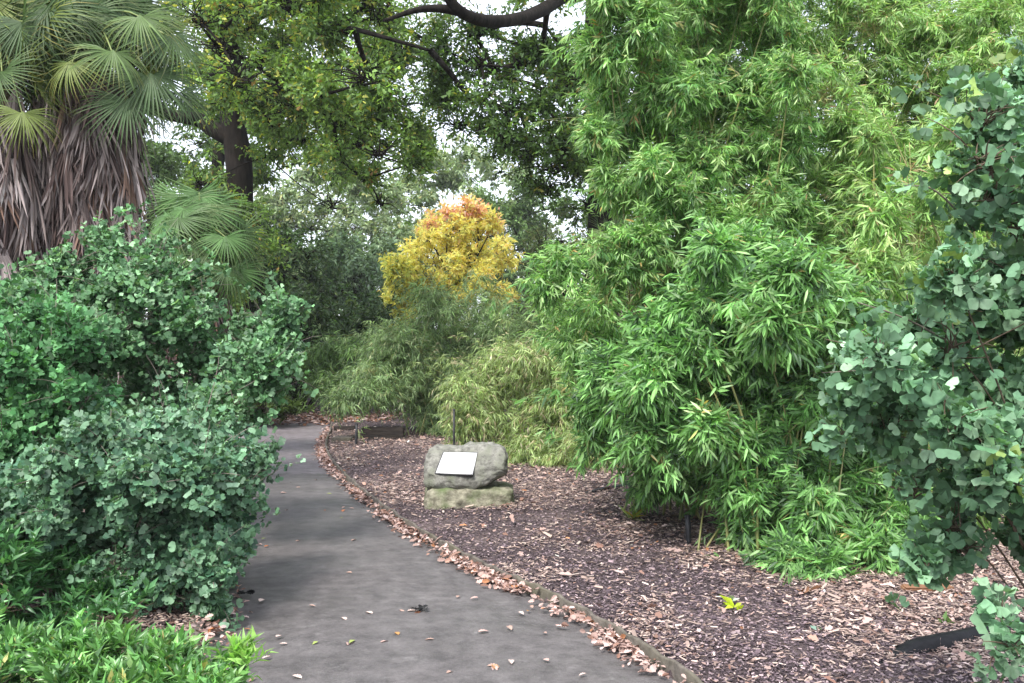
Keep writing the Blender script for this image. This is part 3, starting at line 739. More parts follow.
# left, low front
L_ = fill([(30, 480), (90, 430), (160, 415), (225, 430), (240, 480), (235, 540), (200, 590), (130, 590), (50, 570), (-30, 560), (-30, 500)], 5.5, 6.5, 48, 30, 26, .24)
L_ += [lobe(140, 585, 5.6, 36, 22, .2), lobe(100, 590, 5.6, 30, 20, .2, .8), lobe(215, 600, 5.6, 14, 14, .1, .35), lobe(230, 545, 5.9, 16, 14, .12, .5), lobe(190, 560, 5.7, 30, 26, .2)]
ginkgo(at(110, 590, 6.0)[:2], 'low blue green fan leaved shrub leaning over the left side of the path', L_, 40, .052, pal_g3)
# right, foreground
L_ = fill([(985, 90), (1095, 40), (1095, 560), (955, 560), (915, 530), (905, 470), (880, 420), (860, 390), (870, 350), (915, 315), (950, 270), (965, 180)], 3.1, 3.9, 60, 26, 25, .16)
L_ += [lobe(850, 385, 3.4, 26, 18, .08, .4), lobe(880, 350, 3.4, 28, 18, .1, .5), lobe(840, 430, 3.4, 20, 14, .06, .25), lobe(990, 160, 3.3, 16, 40, .1, .6), lobe(1010, 640, 3.1, 26, 22, .1, .8), lobe(1000, 610, 3.2, 22, 16, .1, .4), lobe(925, 560, 3.4, 20, 20, .08, .4), lobe(1000, 120, 3.3, 22, 40, .1, .7)]
ginkgo(at(1120, 700, 3.7)[:2] , 'large leaved grey green fan leaf shrub filling the right edge in front', L_, 20, .054, pal_g4, tw=5, K=4, r0=.006, bmax=18, thin=.42, stem=M_twig)

G4 = bpy.data.objects[[o.name for o in bpy.data.objects if o.get('label', '').startswith('large leaved grey green')][0]]
for (a_, b_, c_) in (((965, 350, 3.5), (905, 318, 3.35), (858, 302, 3.3)), ((950, 395, 3.5), (880, 372, 3.35), (822, 372, 3.3)), ((975, 230, 3.5), (935, 190, 3.4), (905, 185, 3.4))):
    Pt = spline([at(*a_), at(*b_), at(*c_)], 12)
    tubes('twig', Pt[None], .0045, .0018, M_gtwig, G4, 6)
    bb, dd_, LL, bi = twigs_from(Pt[None], 7, .15, 1., .9, .03)
    ps, R_, sc_, ti = leaves_on(bb, dd_, LL, 3, .06, 1.2, .4, .5, .7, .6, face=FACE)
    scatter('twig_leaves', TG, ps, R_, sc_, palette(pal_g4, ti, bi), M_ginkgo, G4)
# bright low shrub bottom left
pal_br = [((.11, .26, .07), 4), ((.16, .34, .095), 3), ((.07, .18, .05), 2.5), ((.27, .44, .16), 1), ((.35, .33, .12), .12)]
def lowshrub(loc, label, lobes, nb, size, pal, T=T_kite(.15, .35, .42, .18), name='evergreen_shrub', mat=None, K=7, twl=.08, tw=5):
    e = empty(name, (loc[0], loc[1], .03), label, 'shrub')
    for c, r, w in lobes[:12]:
        P = branchset(np.array([[loc[0], loc[1], 0.]]), c[None], .1, 6); tubes('stem', P, .007, .003, M_twig, e, 5)
    foliage(e, lobes, T, size, pal, mat or M_gloss, nb=nb, tw=tw, K=K, lift=.05, ang=.8, droop=-.15, twl=twl, spread=.5, rnd=.3, upn=1., nr=.5, up=.5, zmin=.04, upd=.3)
L_ = fill([(-60, 672), (60, 660), (130, 662), (180, 678), (215, 705), (225, 800), (-60, 800)], 3.6, 4.3, 34, 34, 22, .2)
L_ += [lobe(30, 655, 4.3, 30, 12, .15), lobe(100, 658, 4.3, 34, 12, .15), lobe(165, 672, 4.1, 26, 12, .15)]
lowshrub(at(60, 800, 3.95)[:2], 'low fresh green evergreen with pointed leaves in the bottom left corner', L_, 34, .060, pal_br)
L_ = [lobe(238, 668, 3.9, 9, 18, .05, .25)]
lowshrub(at(232, 760, 3.95)[:2], 'single leafy sprig beside the path at the corner of the low evergreen', L_, 22, .07, [((.24, .45, .10), 1), ((.30, .5, .14), 1)])
# scrubby undergrowth below/behind
L_ = fill([(-50, 540), (60, 560), (140, 600), (130, 650), (-50, 650)], 5.0, 5.6, 14, 30, 18, .25)
lowshrub(at(30, 640, 5.3)[:2], 'dull green undergrowth between the low evergreen and the fan leaved shrub', L_, 22, .07, pal_g2)

# ================================================================== PALMS
def frond_mesh(R=.62, nseg=40, green=(.10, .18, .07), tip=(.35, .30, .10), seed=0, droop=.35):
    r = np.random.default_rng(seed); V = []; Fq = []; C = []
    for k in range(nseg):
        a = math.radians(-118 + 236 * k / (nseg - 1)) + r.normal(0, .012); a2 = a
        L = R * (.72 + .28 * math.cos(a * .5)) * r.uniform(.92, 1.05); w = math.radians(236 / (nseg - 1)) * .5
        dr = droop * (r.uniform(.5, 1.4)); s = len(V)
        c = np.array(green) * [.86, .80, .55] * math.exp(r.normal(0, .14)); dr *= 1 + abs(math.sin(a)) * .8; tt = np.array(tip) if r.random() < .45 else c * 1.1
        prof = [(.02, .9, 0), (.35, 1.0, 0), (.62, .75, .1), (.85, .35, .45), (1., .03, 1.)]
        for (t, ww, b) in prof:
            rr = L * t; hw = (rr if t < .4 else L * .36) * math.tan(w) * ww
            z0 = .10 * R * t - dr * R * .45 * t * t * (1 + b * .6) + .05 * math.cos(a)
            cx, cy = math.sin(a), math.cos(a)
            for (sd, zz) in ((-1, .0), (0, -hw * .7), (1, 0)):
                V.append((cx * rr + cy * sd * hw, cy * rr - cx * sd * hw, z0 + zz)); C.append(c * (1 - b * .9) + tt * b * .9)
        for i in range(len(prof) - 1):
            for j in (0, 1): Fq.append((s + i * 3 + j, s + i * 3 + j + 1, s + i * 3 + 3 + j + 1, s + i * 3 + 3 + j))
    T_ = tmpl(V, Fq)
    return raw_mesh('frond', T_[0], T_[1], T_[2], T_[3], np.array(C), M_palm)
FR_C = [frond_mesh(.62, 34, (.11, .24, .10), (.30, .36, .18), 11, .5), frond_mesh(.6, 36, (.10, .19, .09), (.3, .34, .16), 12, .6)]
FR = [frond_mesh(.62, 40, (.085, .16, .07), (.22, .22, .09), 1), frond_mesh(.6, 38, (.12, .21, .085), (.36, .32, .12), 2, .5), frond_mesh(.58, 40, (.18, .25, .085), (.45, .34, .12), 3, .55), frond_mesh(.64, 42, (.07, .135, .065), (.16, .18, .08), 4, .3)]
M_petiole = noise_mat('petiole', (.14, .2, .06), (.25, .28, .1), 10, .5, .1)
M_fibre = noise_mat('palm_fibre', (.035, .025, .02), (.12, .085, .06), 22, .95, .9, .1, (1, 1, .2))
from mathutils import Matrix
def add_frond(e, crown, dirv, plen, scale, mesh, facing=None):
    d = nrm(np.array(dirv, float)); end = crown + d * plen - UP * .10 * plen
    P = branchset(crown[None], end[None], .12, 6, .02)
    td = nrm(P[0, -1] - P[0, -2] - UP * .25)
    n = UP * .6 - np.array([d[0], d[1], 0]) * .0 + rng.normal(size=3) * .25
    if facing is not None: n = np.array(facing) + rng.normal(size=3) * .2
    R = frames(td[None], n[None])[0]
    o = link_mesh('frond', mesh, e)
    M = Matrix([[*R[0], 0], [*R[1], 0], [*R[2], 0], [0, 0, 0, 1]])
    o.matrix_local = Matrix.Translation(Vector(P[0, -1] - np.array(e.location))) @ M @ Matrix.Scale(scale, 4)
    # petiole as sub-part, in the frond's own space
    Ri = R.T; Q = (P - P[0, -1]) @ Ri.T / scale
    pet = tubes('petiole', Q, .018, .009, M_petiole, o, 6, origin=np.zeros(3))
def palm(loc, ztop, label, nf, scale, skirt_len, skirt_r, trunk_r, seed, extra=(), dead=90, strips=16, fr=None, group='fan palms'):
    global rng
    e = empty('fan_palm', (loc[0], loc[1], 0.03), label, 'palm', group)
    b = np.array([loc[0], loc[1], 0.]); top = np.array([loc[0] + .05, loc[1], ztop])
    P = spline([b, b * .5 + top * .5 + [.04, 0, 0], top], 30)[None]
    tubes('trunk', P, trunk_r * 1.15, trunk_r * .85, M_fibre, e, 14, rmul=1 + .06 * rng.random((1, 30)))
    crown = top + UP * .1
    for k in range(nf):
        if random.random() < .08: continue
        az = k * 2.39996 + random.uniform(-.2, .2); el = math.radians(82 - 105 * (k / nf) ** .85 + random.uniform(-6, 6))
        d = (math.cos(az) * math.cos(el), math.sin(az) * math.cos(el), math.sin(el))
        add_frond(e, crown - UP * .35 * (k / nf), d, .55 * scale * random.uniform(.85, 1.2), scale * random.uniform(.85, 1.1), fr[k % len(fr)] if fr else FR[random.choice([0, 0, 1, 3, 3, 2] if k > nf * .3 else [0, 1, 3])])
    for (px, py, Y, fx, fi, sc) in extra:
        tgt = at(px, py, Y); v = tgt - crown; L = np.linalg.norm(v)
        add_frond(e, crown, v / L, L, sc, fr[fi % len(fr)] if fr else FR[fi], facing=fx)
    # dead frond skirt
    n = dead; V = []; pos = []; Rr = []; sc = []; cc = []
    greys = np.array([(.21, .165, .15), (.28, .23, .215), (.13, .09, .08), (.24, .15, .11), (.07, .05, .045), (.36, .30, .28)])
    for k in range(n):
        az = random.uniform(0, 2 * math.pi); h = random.random() ** .8; z = ztop - .15 - h * skirt_len
        o_ = np.array([math.cos(az), math.sin(az), 0.]); t_ = np.array([-o_[1], o_[0], 0])
        p0 = np.array([loc[0], loc[1], z]) + o_ * trunk_r * 1.1
        out = skirt_r * random.uniform(.45, 1.) * (1 - .25 * h)
        tone = greys[random.randrange(len(greys))]
        hub = p0 + o_ * out * .7 - UP * .18
        # petiole strip then hanging segments
        pos.append(p0); dd = hub - p0; Rr.append(frames(nrm(dd)[None], (o_ + UP * .5)[None])[0]); sc.append([.5, np.linalg.norm(dd), .5]); cc.append(tone * 1.1)
        for s in range(strips):
            f = (s / (strips - 1) - .5)
            dirv = nrm(-UP * random.uniform(.8, 1.2) + o_ * random.uniform(-.12, .3) + t_ * f * random.uniform(.5, 1.1))
            L = random.uniform(.4, .75)
            pos.append(hub + t_ * f * .10); Rr.append(frames(dirv[None], (o_ + t_ * random.uniform(-.9, .9))[None])[0]); sc.append([random.uniform(.12, .32), L, L * .5])
            cc.append(np.clip(tone * math.exp(random.gauss(0, .28)), 0, .6))
    TS = tmpl([(-.02, 0, 0), (.02, 0, 0), (-.05, .4, .03), (.05, .4, 0.05), (-.035, .75, .02), (.035, .75, -.02), (0, 1, -.06)], [(0, 1, 3, 2), (2, 3, 5, 4), (4, 5, 6)])
    scatter('dead_frond_skirt', TS, np.array(pos), np.array(Rr), np.array(sc), np.array(cc), M_thatch, e)
    return e
pA = at(88, 200, 9.6); 
palm(pA[:2], at(100, 30, 9.6)[2], 'big fan palm with a thick brown skirt of dead fronds, right of the pair', 40, .95, 2.6, .44, .13, 1,
     extra=[(72, 50, 8.7, (.2, -1, .5), 2, .66), (112, 38, 8.7, (.5, -1, .4), 1, .72), (150, 62, 9.0, (.7, -1, .4), 3, .95), (128, 85, 8.9, (.5, -1, -.1), 3, .85), (170, 25, 9.1, (.9, -.8, .5), 0, .9), (50, 0, 8.9, (-.3, -1, .6), 3, .9), (178, 80, 9.3, (.9, -.7, .1), 3, .8), (140, 5, 8.9, (.4, -1, .7), 1, .75)], dead=260, strips=22)
pB = at(-5, 200, 9.2)
palm(pB[:2], at(-5, 40, 9.2)[2], 'fan palm with shaggy grey dead fronds cut by the left edge of the picture', 30, .9, 2.6, .42, .12, 2,
     extra=[(22, 98, 8.5, (.3, -1, .3), 2, .68), (2, 62, 8.6, (-.3, -1, .5), 0, .7), (25, 15, 8.8, (.2, -1, .7), 3, .85)], dead=220, strips=22)
pC = at(196, 235, 13.2)
palm(pC[:2], at(203, 235, 13.2)[2], 'smaller fan palm behind the left shrubs, nearer the path', 36, .92, 1.1, .32, .10, 3, fr=FR_C, extra=[(225, 230, 12.6, (.6, -1, .8), 0, .75), (185, 205, 12.8, (-.7, -1, .7), 0, .7), (225, 262, 12.6, (.8, -1, .3), 1, .7), (185, 262, 12.7, (-.6, -1, .3), 0, .6)], dead=50)
pD = at(612, 260, 14.5)
palm(pD[:2], at(612, 250, 14.5)[2], 'small fan palm half hidden behind the arching bamboo sprays', 18, .65, .8, .3, .09, 4, extra=[(607, 230, 14., (0, -1, .3), 1, .7)], dead=30)

# ================================================================== TREES
def tree(name, loc, trunk_pts, r0, r1, label, lobes, nb, size, pal, mat=M_oak, T=TOS, tw=6, K=6, twl=.25, limb_r=.07, group='trees around the garden', bark=M_bark, limbs=True, anchor=None, lift=.1, droop=.25, limb_list=(), tmin=.25, rb=.012, nr=.7, upn=.8, shell=.35, thin=.3):
    e = empty(name, (loc[0], loc[1], 0), label, 'tree', group)
    P = spline(trunk_pts, 30)[None]
    flare = 1 + .5 * np.exp(-np.linspace(0, 1, 30) * 14)[None]
    tubes('trunk', P, r0, r1, bark, e, 14, rmul=flare * (1 + .05 * rng.random((1, 30))))
    for pts, a, b in limb_list:
        tubes('limb', spline(pts, 24)[None], a, b, bark, e, 10, rmul=1 + .06 * rng.random((1, 24)))
    if limbs:
        Q = P[0]
        def base(c):
            h = c[2] - np.linalg.norm(c[:2] - Q[-1][:2]) * .5
            k = int(np.argmin(np.abs(Q[:, 2] - h))); k = max(k, 8)
            return Q[k]
        nodes = [(Q[k], 0) for k in range(14, 30)]
        for pts, a_, b_ in limb_list:
            sp = spline(pts, 12); nodes += [(sp[k], 1) for k in range(4, 12)]
        for c, r, w in sorted(lobes, key=lambda l: np.linalg.norm(l[0] - Q[-6])):
            c = c - UP * r[2] * .3
            j = min(range(len(nodes)), key=lambda k: np.linalg.norm((nodes[k][0] - c) * [1, 1, 1.3]) * (1 + .04 * nodes[k][1]))
            p0, dep = nodes[j]; ra = limb_r * .72 ** min(dep, 5)
            Pl = branchset(p0[None], c[None], .06, 9, .09)
            if dep < 9: tubes('limb', Pl, ra, ra * .6, bark, e, 7)
            nodes.append((c, dep + 1)); nodes.append((Pl[0, 5], dep + 1))
    foliage(e, lobes, T, size, pal, mat, nb=nb, tw=tw, K=K, lift=lift, ang=1.0, droop=droop, twl=twl, spread=.6, rnd=.45, upn=upn, nr=nr, stem=bark, r0=rb, r1=.003, tmin=tmin, name='crown', bname='branches', zmin=.2, shell=shell, ragged=.35, thin=thin)
    return e
pal_oak = [((.13, .235, .065), 4), ((.19, .31, .09), 3), ((.085, .155, .045), 2.5), ((.38, .40, .09), .9), ((.28, .19, .07), .1)]
pal_oak_shade = [((.08, .155, .045), 4), ((.12, .215, .065), 3), ((.04, .075, .022), 2), ((.17, .17, .04), .3)]  # darker oak tones, backlit shade put into the leaf colour
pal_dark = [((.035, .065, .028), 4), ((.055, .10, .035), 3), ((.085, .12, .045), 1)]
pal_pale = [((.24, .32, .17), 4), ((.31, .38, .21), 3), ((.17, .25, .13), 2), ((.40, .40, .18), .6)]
pal_mid = [((.10, .17, .06), 4), ((.14, .22, .08), 3), ((.07, .12, .045), 2)]

# left oak, trunk right of the palm
Yo = 18.5
tp = [at(232, 420, Yo), at(236, 260, Yo), at(240, 180, Yo), at(232, 110, Yo), at(230, 60, Yo), at(236, -20, Yo), at(240, -120, Yo)]
tp[0][2] = -.1
L_ = fill([(150, -120), (640, -160), (640, -40), (430, 10), (440, 60), (420, 100), (330, 130), (250, 105), (200, 80), (190, 20)], 13.5, 19, 62, 40, 22, .9)
L_ += fill([(200, 85), (300, 70), (440, 110), (430, 150), (330, 155), (300, 140), (210, 110)], 15, 19, 20, 28, 13, .6)
L_ += [lobe(222, 20, 17.5, 34, 30, .5, 1.2), lobe(205, 70, 19.8, 26, 18, .5), lobe(262, 55, 18.5, 26, 20, .5), lobe(270, 150, 18, 26, 22, .6, .5), lobe(300, 110, 18, 30, 22, .6, .6), lobe(235, 200, 17.8, 24, 9, .5, .7), lobe(200, 180, 18, 26, 22, .5, .8), lobe(330, 200, 18, 26, 18, .5, .4), lobe(250, 250, 17.5, 26, 26, .5, 1.), lobe(225, 290, 17.5, 26, 24, .5, 1.)]
L_ += [lobe(380, 150, 14.5, 34, 18, .5, .8), lobe(365, 175, 15.5, 30, 14, .5, .6), lobe(410, 160, 15, 26, 14, .5, .6), lobe(340, 155, 15, 24, 12, .5, .5), lobe(380, 200, 16, 20, 12, .4, .4), lobe(320, 90, 13.5, 30, 14, .6, .7), lobe(365, 75, 13, 40, 20, .6), lobe(470, 95, 15, 30, 14, .6, .6), lobe(250, 215, 20, 26, 14, .6, .5), lobe(275, 240, 20, 22, 12, .6, .4)]
tree('oak_tree', at(232, 420, Yo)[:2], tp, .27, .16, 'large oak behind the palm, its leafy limbs hanging over the path', L_, 31, .082, pal_oak,
     limb_list=[([at(232, 138, Yo), at(215, 130, Yo), at(200, 120, Yo), at(186, 117, Yo - .2), at(160, 112, Yo - .3), at(110, 90, Yo - .3)], .17, .08),
                ([at(236, 40, Yo), at(270, 10, Yo - 1), at(320, 20, Yo - 2.5), at(360, 30, Yo - 4), at(430, 50, Yo - 4)], .085, .02),
                ([at(232, 90, Yo), at(260, 100, Yo - 1), at(290, 90, Yo - 2), at(340, 110, Yo - 3)], .07, .02)], tw=7, K=7, thin=.41, twl=.28)
L_ = fill([(180, -60), (480, -60), (440, 60), (430, 100), (330, 130), (200, 110)], 26, 32, 46, 32, 20, 1.2) + fill([(185, 110), (330, 120), (450, 110), (440, 150), (330, 175), (200, 190)], 26, 31, 22, 20, 12, .9)
tp2 = [at(215, 420, 29), at(212, 250, 29), at(225, 100, 29), at(250, -60, 29)]; tp2[0][2] = -.1
tree('lime_tree', at(215, 420, 29)[:2], tp2, .26, .10, 'tall light green leafy tree seen through the gaps of the big oak', L_, 30, .16, [((.13, .23, .07), 4), ((.19, .30, .10), 3), ((.08, .15, .045), 2), ((.38, .36, .10), .4)], mat=M_oak, T=T_broad, tw=7, K=6, thin=.42, twl=.35)
# right oak with curved limb
Yr = 16.5
tp = [at(600, 430, Yr), at(602, 300, Yr), at(604, 200, Yr), at(600, 100, Yr), at(598, 20, Yr), at(604, -80, Yr), at(600, -200, Yr)]
tp[0][2] = -.1
L_ = fill([(430, 30), (560, 30), (600, 80), (610, 160), (560, 175), (520, 150), (450, 125)], 14.5, 18, 34, 26, 15, .7)
L_ += [lobe(530, 150, 16, 30, 20, .6, 1.2), lobe(545, 185, 16.5, 28, 22, .6, 1.3), lobe(510, 145, 16.5, 22, 16, .5), lobe(590, 200, 17, 26, 22, .6, 1.2), lobe(580, 120, 16, 30, 16, .5), lobe(520, 60, 15, 30, 16, .5), lobe(480, 60, 15, 26, 14, .5), lobe(570, 60, 16, 26, 14, .5), lobe(620, 120, 18, 30, 60, .8), lobe(640, 200, 18, 40, 40, .8), lobe(570, 160, 16, 24, 16, .5, .8),lobe(560, 90, 16, 24, 16, .5, .6)]
L_ += fill([(600, -150), (900, -150), (900, 150), (640, 150)], 16, 19, 16, 50, 34, .9)
tree('oak_tree', at(600, 430, Yr)[:2], tp, .30, .17, 'dark trunked oak beside the bamboo with a curved limb across the top', L_, 27, .085, pal_oak_shade,
     limb_list=[([at(602, -25, Yr), at(580, -6, Yr - .6), at(562, -3, Yr - 1.5), at(545, 8, Yr - 2.6), at(520, 18, Yr - 3.6), at(490, 21, Yr - 4.4), at(465, 14, Yr - 5), at(450, 0, Yr - 5.2), at(435, -25, Yr - 5.3)], .115, .05),
                ([at(465, 12, Yr - 5), at(440, 8, Yr - 5), at(415, 10, Yr - 5.1), at(385, 20, Yr - 5.3)], .06, .02),
                ([at(600, 90, Yr), at(575, 70, Yr - .5), at(560, 45, Yr - .8), at(545, 25, Yr - 1)], .05, .02),
                ([at(604, 160, Yr), at(630, 120, Yr), at(650, 60, Yr), at(690, 0, Yr)], .09, .04)], tw=7, K=6, thin=.38, twl=.28)
# yellow autumn tree
pal_y = [((.84, .76, .20), 4), ((.84, .70, .20), 3), ((.66, .70, .20), 3), ((.84, .60, .22), .8)]
pal_o = [((.84, .52, .28), 3), ((.84, .42, .34), 2.5), ((.84, .66, .24), 2.5)]
pal_yg = [((.70, .70, .16), 4), ((.48, .56, .14), 3), ((.80, .72, .18), 2)]
e = None
def autumn():
    e = empty('autumn_tree', (*at(455, 420, 24)[:2], 0), 'yellow and orange autumn tree rising behind the feathery bamboo', 'tree')
    b = at(455, 420, 24); b[2] = -.1
    P = spline([b, at(455, 320, 24), at(452, 250, 24)], 20)[None]; tubes('trunk', P, .14, .06, M_bark, e, 10)
    g1 = fill([(402, 250), (430, 225), (495, 222), (512, 250), (505, 300), (440, 300), (395, 300)], 23, 25, 30, 14, 12, .7)
    g2 = [lobe(450, 212, 24, 15, 8, .5, .8), lobe(476, 210, 24, 14, 8, .5, .8), lobe(430, 221, 24, 10, 7, .4, .6), lobe(494, 224, 24, 9, 8, .4, .5), lobe(466, 204, 24, 7, 6, .4, .4)]
    g3 = fill([(393, 262), (415, 262), (415, 325), (393, 330)], 22.6, 24, 13, 10, 10, .5) + [lobe(460, 280, 23.4, 30, 20, .6)]
    for c, r, w in g1[::3] + g2 + g3[::3]:
        Q = branchset(at(453, 300, 24)[None], c[None], .08, 8); tubes('limb', Q, .035, .01, M_bark, e, 6)
    for g_, pl_, nm in ((g1, pal_y, 'golden_foliage'), (g2, pal_o, 'orange_foliage'), (g3, pal_yg, 'green_gold_foliage')):
        foliage(e, g_, T_broad, .12, pl_, M_autumn, nb=20, tw=5, K=6, twl=.2, stem=M_bark, r0=.008, r1=.003, name=nm, bname='twigs', zmin=.3, upn=.5, nr=.8, face=FACE, shell=.3)
autumn()
# grey-olive willow-like shrub tree behind
def simple_tree(px, Y, label, poly, Y0, Y1, n, rx, ry, rY, nb, size, pal, name='tree', T=T_broad, tr=.16, topy=250, mat=M_far, K=6, tw=6, twl=.3, group='trees around the garden', extra=[]):
    b = at(px, 420, Y); b[2] = -.1
    L_ = fill(poly, Y0, Y1, n, rx, ry, rY) + list(extra)
    return tree(name, b[:2], [b, at(px + 3, 340, Y), at(px, topy, Y)], tr, tr * .5, label, L_, nb, size, pal, mat=mat, T=T, tw=tw, K=K, twl=twl, limb_r=tr * .35, group=group, rb=.01)
simple_tree(560, 19, 'grey olive wispy small tree between the autumn tree and the bamboo', [(520, 290), (540, 230), (600, 215), (660, 260), (660, 400), (540, 380)], 18.5, 20, 26, 26, 24, .6, 26, .12, [((.17, .20, .10), 4), ((.24, .25, .14), 2), ((.12, .15, .07), 3)], T=T_nar, topy=240)
simple_tree(285, 25, 'dark evergreen tree left of the path bend with layered boughs', [(215, 230), (280, 215), (305, 240), (318, 290), (315, 340), (295, 372), (210, 380)], 24, 27, 44, 26, 17, .9, 28, .13, pal_dark, topy=250, tr=.2, name='evergreen_tree')
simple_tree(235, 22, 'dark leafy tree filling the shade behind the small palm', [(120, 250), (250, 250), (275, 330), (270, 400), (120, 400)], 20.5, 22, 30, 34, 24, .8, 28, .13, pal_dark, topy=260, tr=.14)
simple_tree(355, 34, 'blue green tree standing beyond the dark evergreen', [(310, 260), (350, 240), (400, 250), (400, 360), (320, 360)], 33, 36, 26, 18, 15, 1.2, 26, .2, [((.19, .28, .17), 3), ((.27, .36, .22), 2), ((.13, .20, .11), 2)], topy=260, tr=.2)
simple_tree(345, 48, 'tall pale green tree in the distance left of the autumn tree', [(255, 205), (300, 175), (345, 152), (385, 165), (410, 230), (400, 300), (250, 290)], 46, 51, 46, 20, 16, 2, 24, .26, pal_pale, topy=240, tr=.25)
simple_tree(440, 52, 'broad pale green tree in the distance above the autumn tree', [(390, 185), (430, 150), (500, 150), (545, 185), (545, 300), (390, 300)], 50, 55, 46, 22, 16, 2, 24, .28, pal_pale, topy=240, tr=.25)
simple_tree(530, 44, 'mid green tree in the distance behind the curved limbed oak', [(490, 200), (540, 185), (620, 190), (640, 320), (500, 330)], 42, 46, 30, 24, 18, 1.6, 24, .24, pal_mid, topy=260, tr=.22)
simple_tree(60, 30, 'tall green tree behind the big palm', [(-120, -60), (60, -80), (175, -60), (200, 60), (150, 200), (-120, 220)], 28, 33, 44, 44, 32, 1.6, 24, .2, pal_mid, topy=60, tr=.3)
simple_tree(150, 36, 'mid green tree behind the gap between the palms', [(60, 160), (175, 150), (235, 190), (240, 320), (60, 330)], 34, 38, 34, 30, 24, 1.6, 24, .22, pal_mid, topy=200, tr=.25)
simple_tree(700, 24, 'shaded green tree behind the middle of the bamboo', [(620, 160), (700, 60), (820, 60), (840, 380), (620, 380)], 22, 26, 40, 40, 32, 1.2, 24, .16, pal_oak_shade, topy=120, tr=.25)
simple_tree(920, 23, 'shaded green tree behind the right end of the bamboo', [(820, 80), (1080, 60), (1080, 420), (820, 420)], 21, 25, 44, 44, 36, 1.2, 24, .16, pal_oak_shade, topy=120, tr=.25)
# shrub at the far bend, low
L_ = fill([(232, 360), (262, 385), (290, 395), (296, 415), (240, 418), (215, 400)], 17.8, 19.2, 18, 16, 10, .4)
lowshrub(at(262, 425, 18.6)[:2], 'rounded dull green shrub where the path bends left', L_, 26, .10, [((.08, .13, .04), 3), ((.12, .18, .055), 2)], mat=M_far, T=T_broad, twl=.15)
# hedge like undergrowth closing the view
und = [(306, 22.5), (300, 26), (-60, 40), (60, 38), (180, 36), (300, 30), (420, 32), (500, 30), (600, 27), (720, 20), (850, 18), (980, 16), (1100, 15)]  # leading pair of shrubs is added to shade the hollow at the bend
for k, (px, Y) in enumerate(und):
    c = at(px, 380, Y)
    hz = 3.2 if px > 650 else 2.2 if k in (0, 1) else 2.6
    L_ = []
    for _ in range(14):
        q = np.array([c[0] + random.uniform(-.075, .075) * Y, Y + random.uniform(-1, 1), random.uniform(1.3 if k == 0 else .4, hz + (.5 if k == 0 else 0))])
        L_.append((q, np.array([.9, .9, .7]) * (Y / 28 if Y > 28 else .9), 1.))
    labs = ['added over the hollow at the far bend to darken it', 'added behind the hollow beyond the path bend to darken it', 'far left edge', 'left behind the big palm', 'behind the small palm', 'in the dark gap of the path bend', 'behind the feathery grey green bamboo', 'behind the autumn tree', 'behind the little hidden palm', 'behind the tallest bamboo', 'deep behind the bushy bamboo', 'behind the yellowish bamboo', 'behind the fan leaved shrub at far right']
    e = empty('background_shrub', (c[0], Y, .02), 'dense dark shrub ' + labs[k], 'shrub', 'dark shrubs closing the view')
    for cc_, r_, w_ in L_[:6]:
        tubes('stem', branchset(np.array([[c[0], Y, 0.]]), cc_[None], .1, 6), .03, .01, M_bark, e, 5)
    foliage(e, L_, T_broad, .15 * max(1, Y / 25), pal_dark if k in (0, 1, 5) else pal_mid if k in (7, 8) else pal_dark, M_far, nb=24, tw=5, K=6, twl=.3, stem=None, zmin=.1, shell=.3)

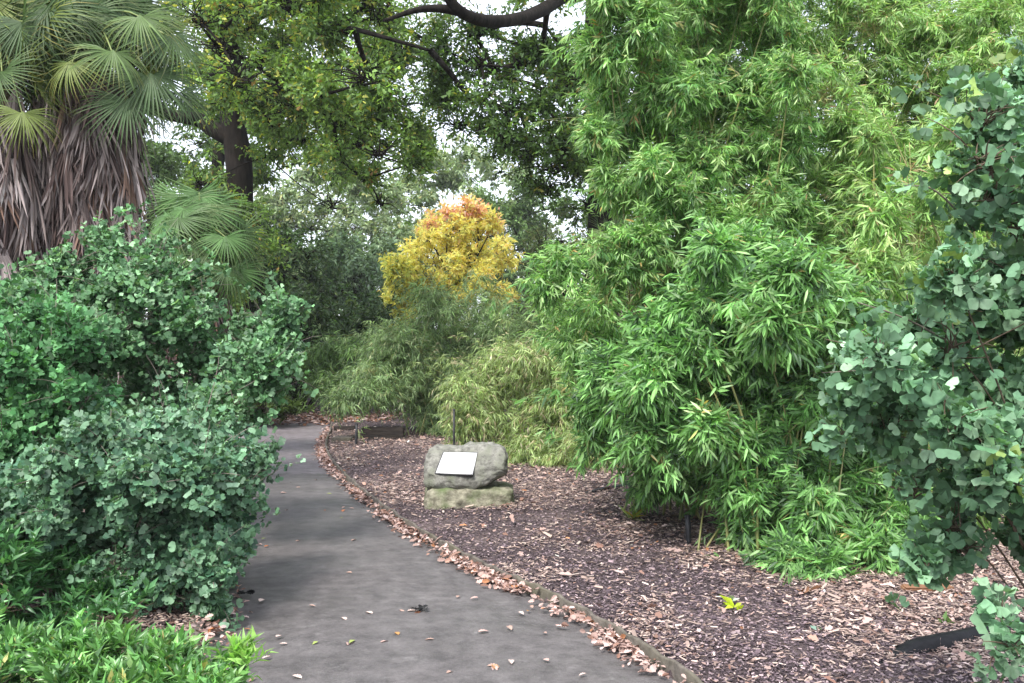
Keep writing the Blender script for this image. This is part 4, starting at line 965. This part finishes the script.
HAZE = .0006
if HAZE:
    zt = max(max((o.matrix_world @ Vector(c)).z if False else (o.location.z + (o.parent.location.z if o.parent else 0) + c[2]) for c in o.bound_box) for o in bpy.data.objects if o.type == 'MESH') + 2
    import bmesh
    bm = bmesh.new(); bmesh.ops.create_cube(bm, size=1)
    for v in bm.verts: v.co = Vector((v.co.x * 900, v.co.y * 900 + 200, -1.05 if v.co.z < 0 else zt))
    me = bpy.data.meshes.new('haze'); bm.to_mesh(me); bm.free()
    m, nt, N, L = new_mat('haze'); out = N.new('ShaderNodeOutputMaterial'); pv = N.new('ShaderNodeVolumePrincipled')
    pv.inputs['Color'].default_value = (.93, .95, .97, 1); pv.inputs['Density'].default_value = HAZE
    L.new(pv.outputs[0], out.inputs['Volume']); me.materials.append(m)
    h = link_mesh('haze', me, None); h['kind'] = 'stuff'; h['label'] = 'thin pale haze in the air between the trees'; h['category'] = 'haze'
# ================================================================== CAMERA, LIGHT, WORLD
cam_d = bpy.data.cameras.new('camera'); cam_o = bpy.data.objects.new('camera', cam_d); COL.objects.link(cam_o)
cam_o.location = (0, 0, CH); cam_o.rotation_euler = (math.radians(90), 0, 0)
cam_d.sensor_width = 36; cam_d.lens = 35; cam_d.clip_end = 2000; cam_d.clip_start = .05
scene.camera = cam_o
sun_el, sun_az = 52, 205    # azimuth clockwise from +Y: behind the camera, a little left
sd = bpy.data.lights.new('sun', 'SUN'); sd.energy = 2.7; sd.angle = math.radians(14); sd.color = (1., .97, .92)
so = bpy.data.objects.new('sun', sd); COL.objects.link(so)
a = math.radians(sun_az); dv = Vector((math.sin(a) * math.cos(math.radians(sun_el)), math.cos(a) * math.cos(math.radians(sun_el)), math.sin(math.radians(sun_el))))
so.rotation_euler = dv.to_track_quat('Z', 'Y').to_euler(); so.location = (0, -5, 20)
w = bpy.data.worlds.new('World'); scene.world = w; w.use_nodes = True
nt = w.node_tree; N = nt.nodes; L = nt.links; N.clear()
out = N.new('ShaderNodeOutputWorld'); bg = N.new('ShaderNodeBackground'); sky = N.new('ShaderNodeTexSky')
sky.sky_type = 'NISHITA'; sky.sun_disc = False; sky.sun_elevation = math.radians(sun_el); sky.sun_rotation = math.radians(sun_az)
mx = N.new('ShaderNodeMixRGB'); mx.inputs[0].default_value = .72; mx.inputs[2].default_value = (8.9, 9.3, 10.4, 1)
L.new(sky.outputs[0], mx.inputs[1]); L.new(mx.outputs[0], bg.inputs['Color']); bg.inputs['Strength'].default_value = .12
L.new(bg.outputs[0], out.inputs['Surface'])
scene.view_settings.view_transform = 'Standard'; scene.view_settings.look = 'None'; scene.view_settings.exposure = 1.14; scene.view_settings.gamma = 1
scene.render.engine = 'CYCLES'
scene.cycles.max_bounces = 8; scene.cycles.diffuse_bounces = 4; scene.cycles.transmission_bounces = 4
print('FACES', sum(len(o.data.polygons) for o in bpy.data.objects if o.type == 'MESH'))
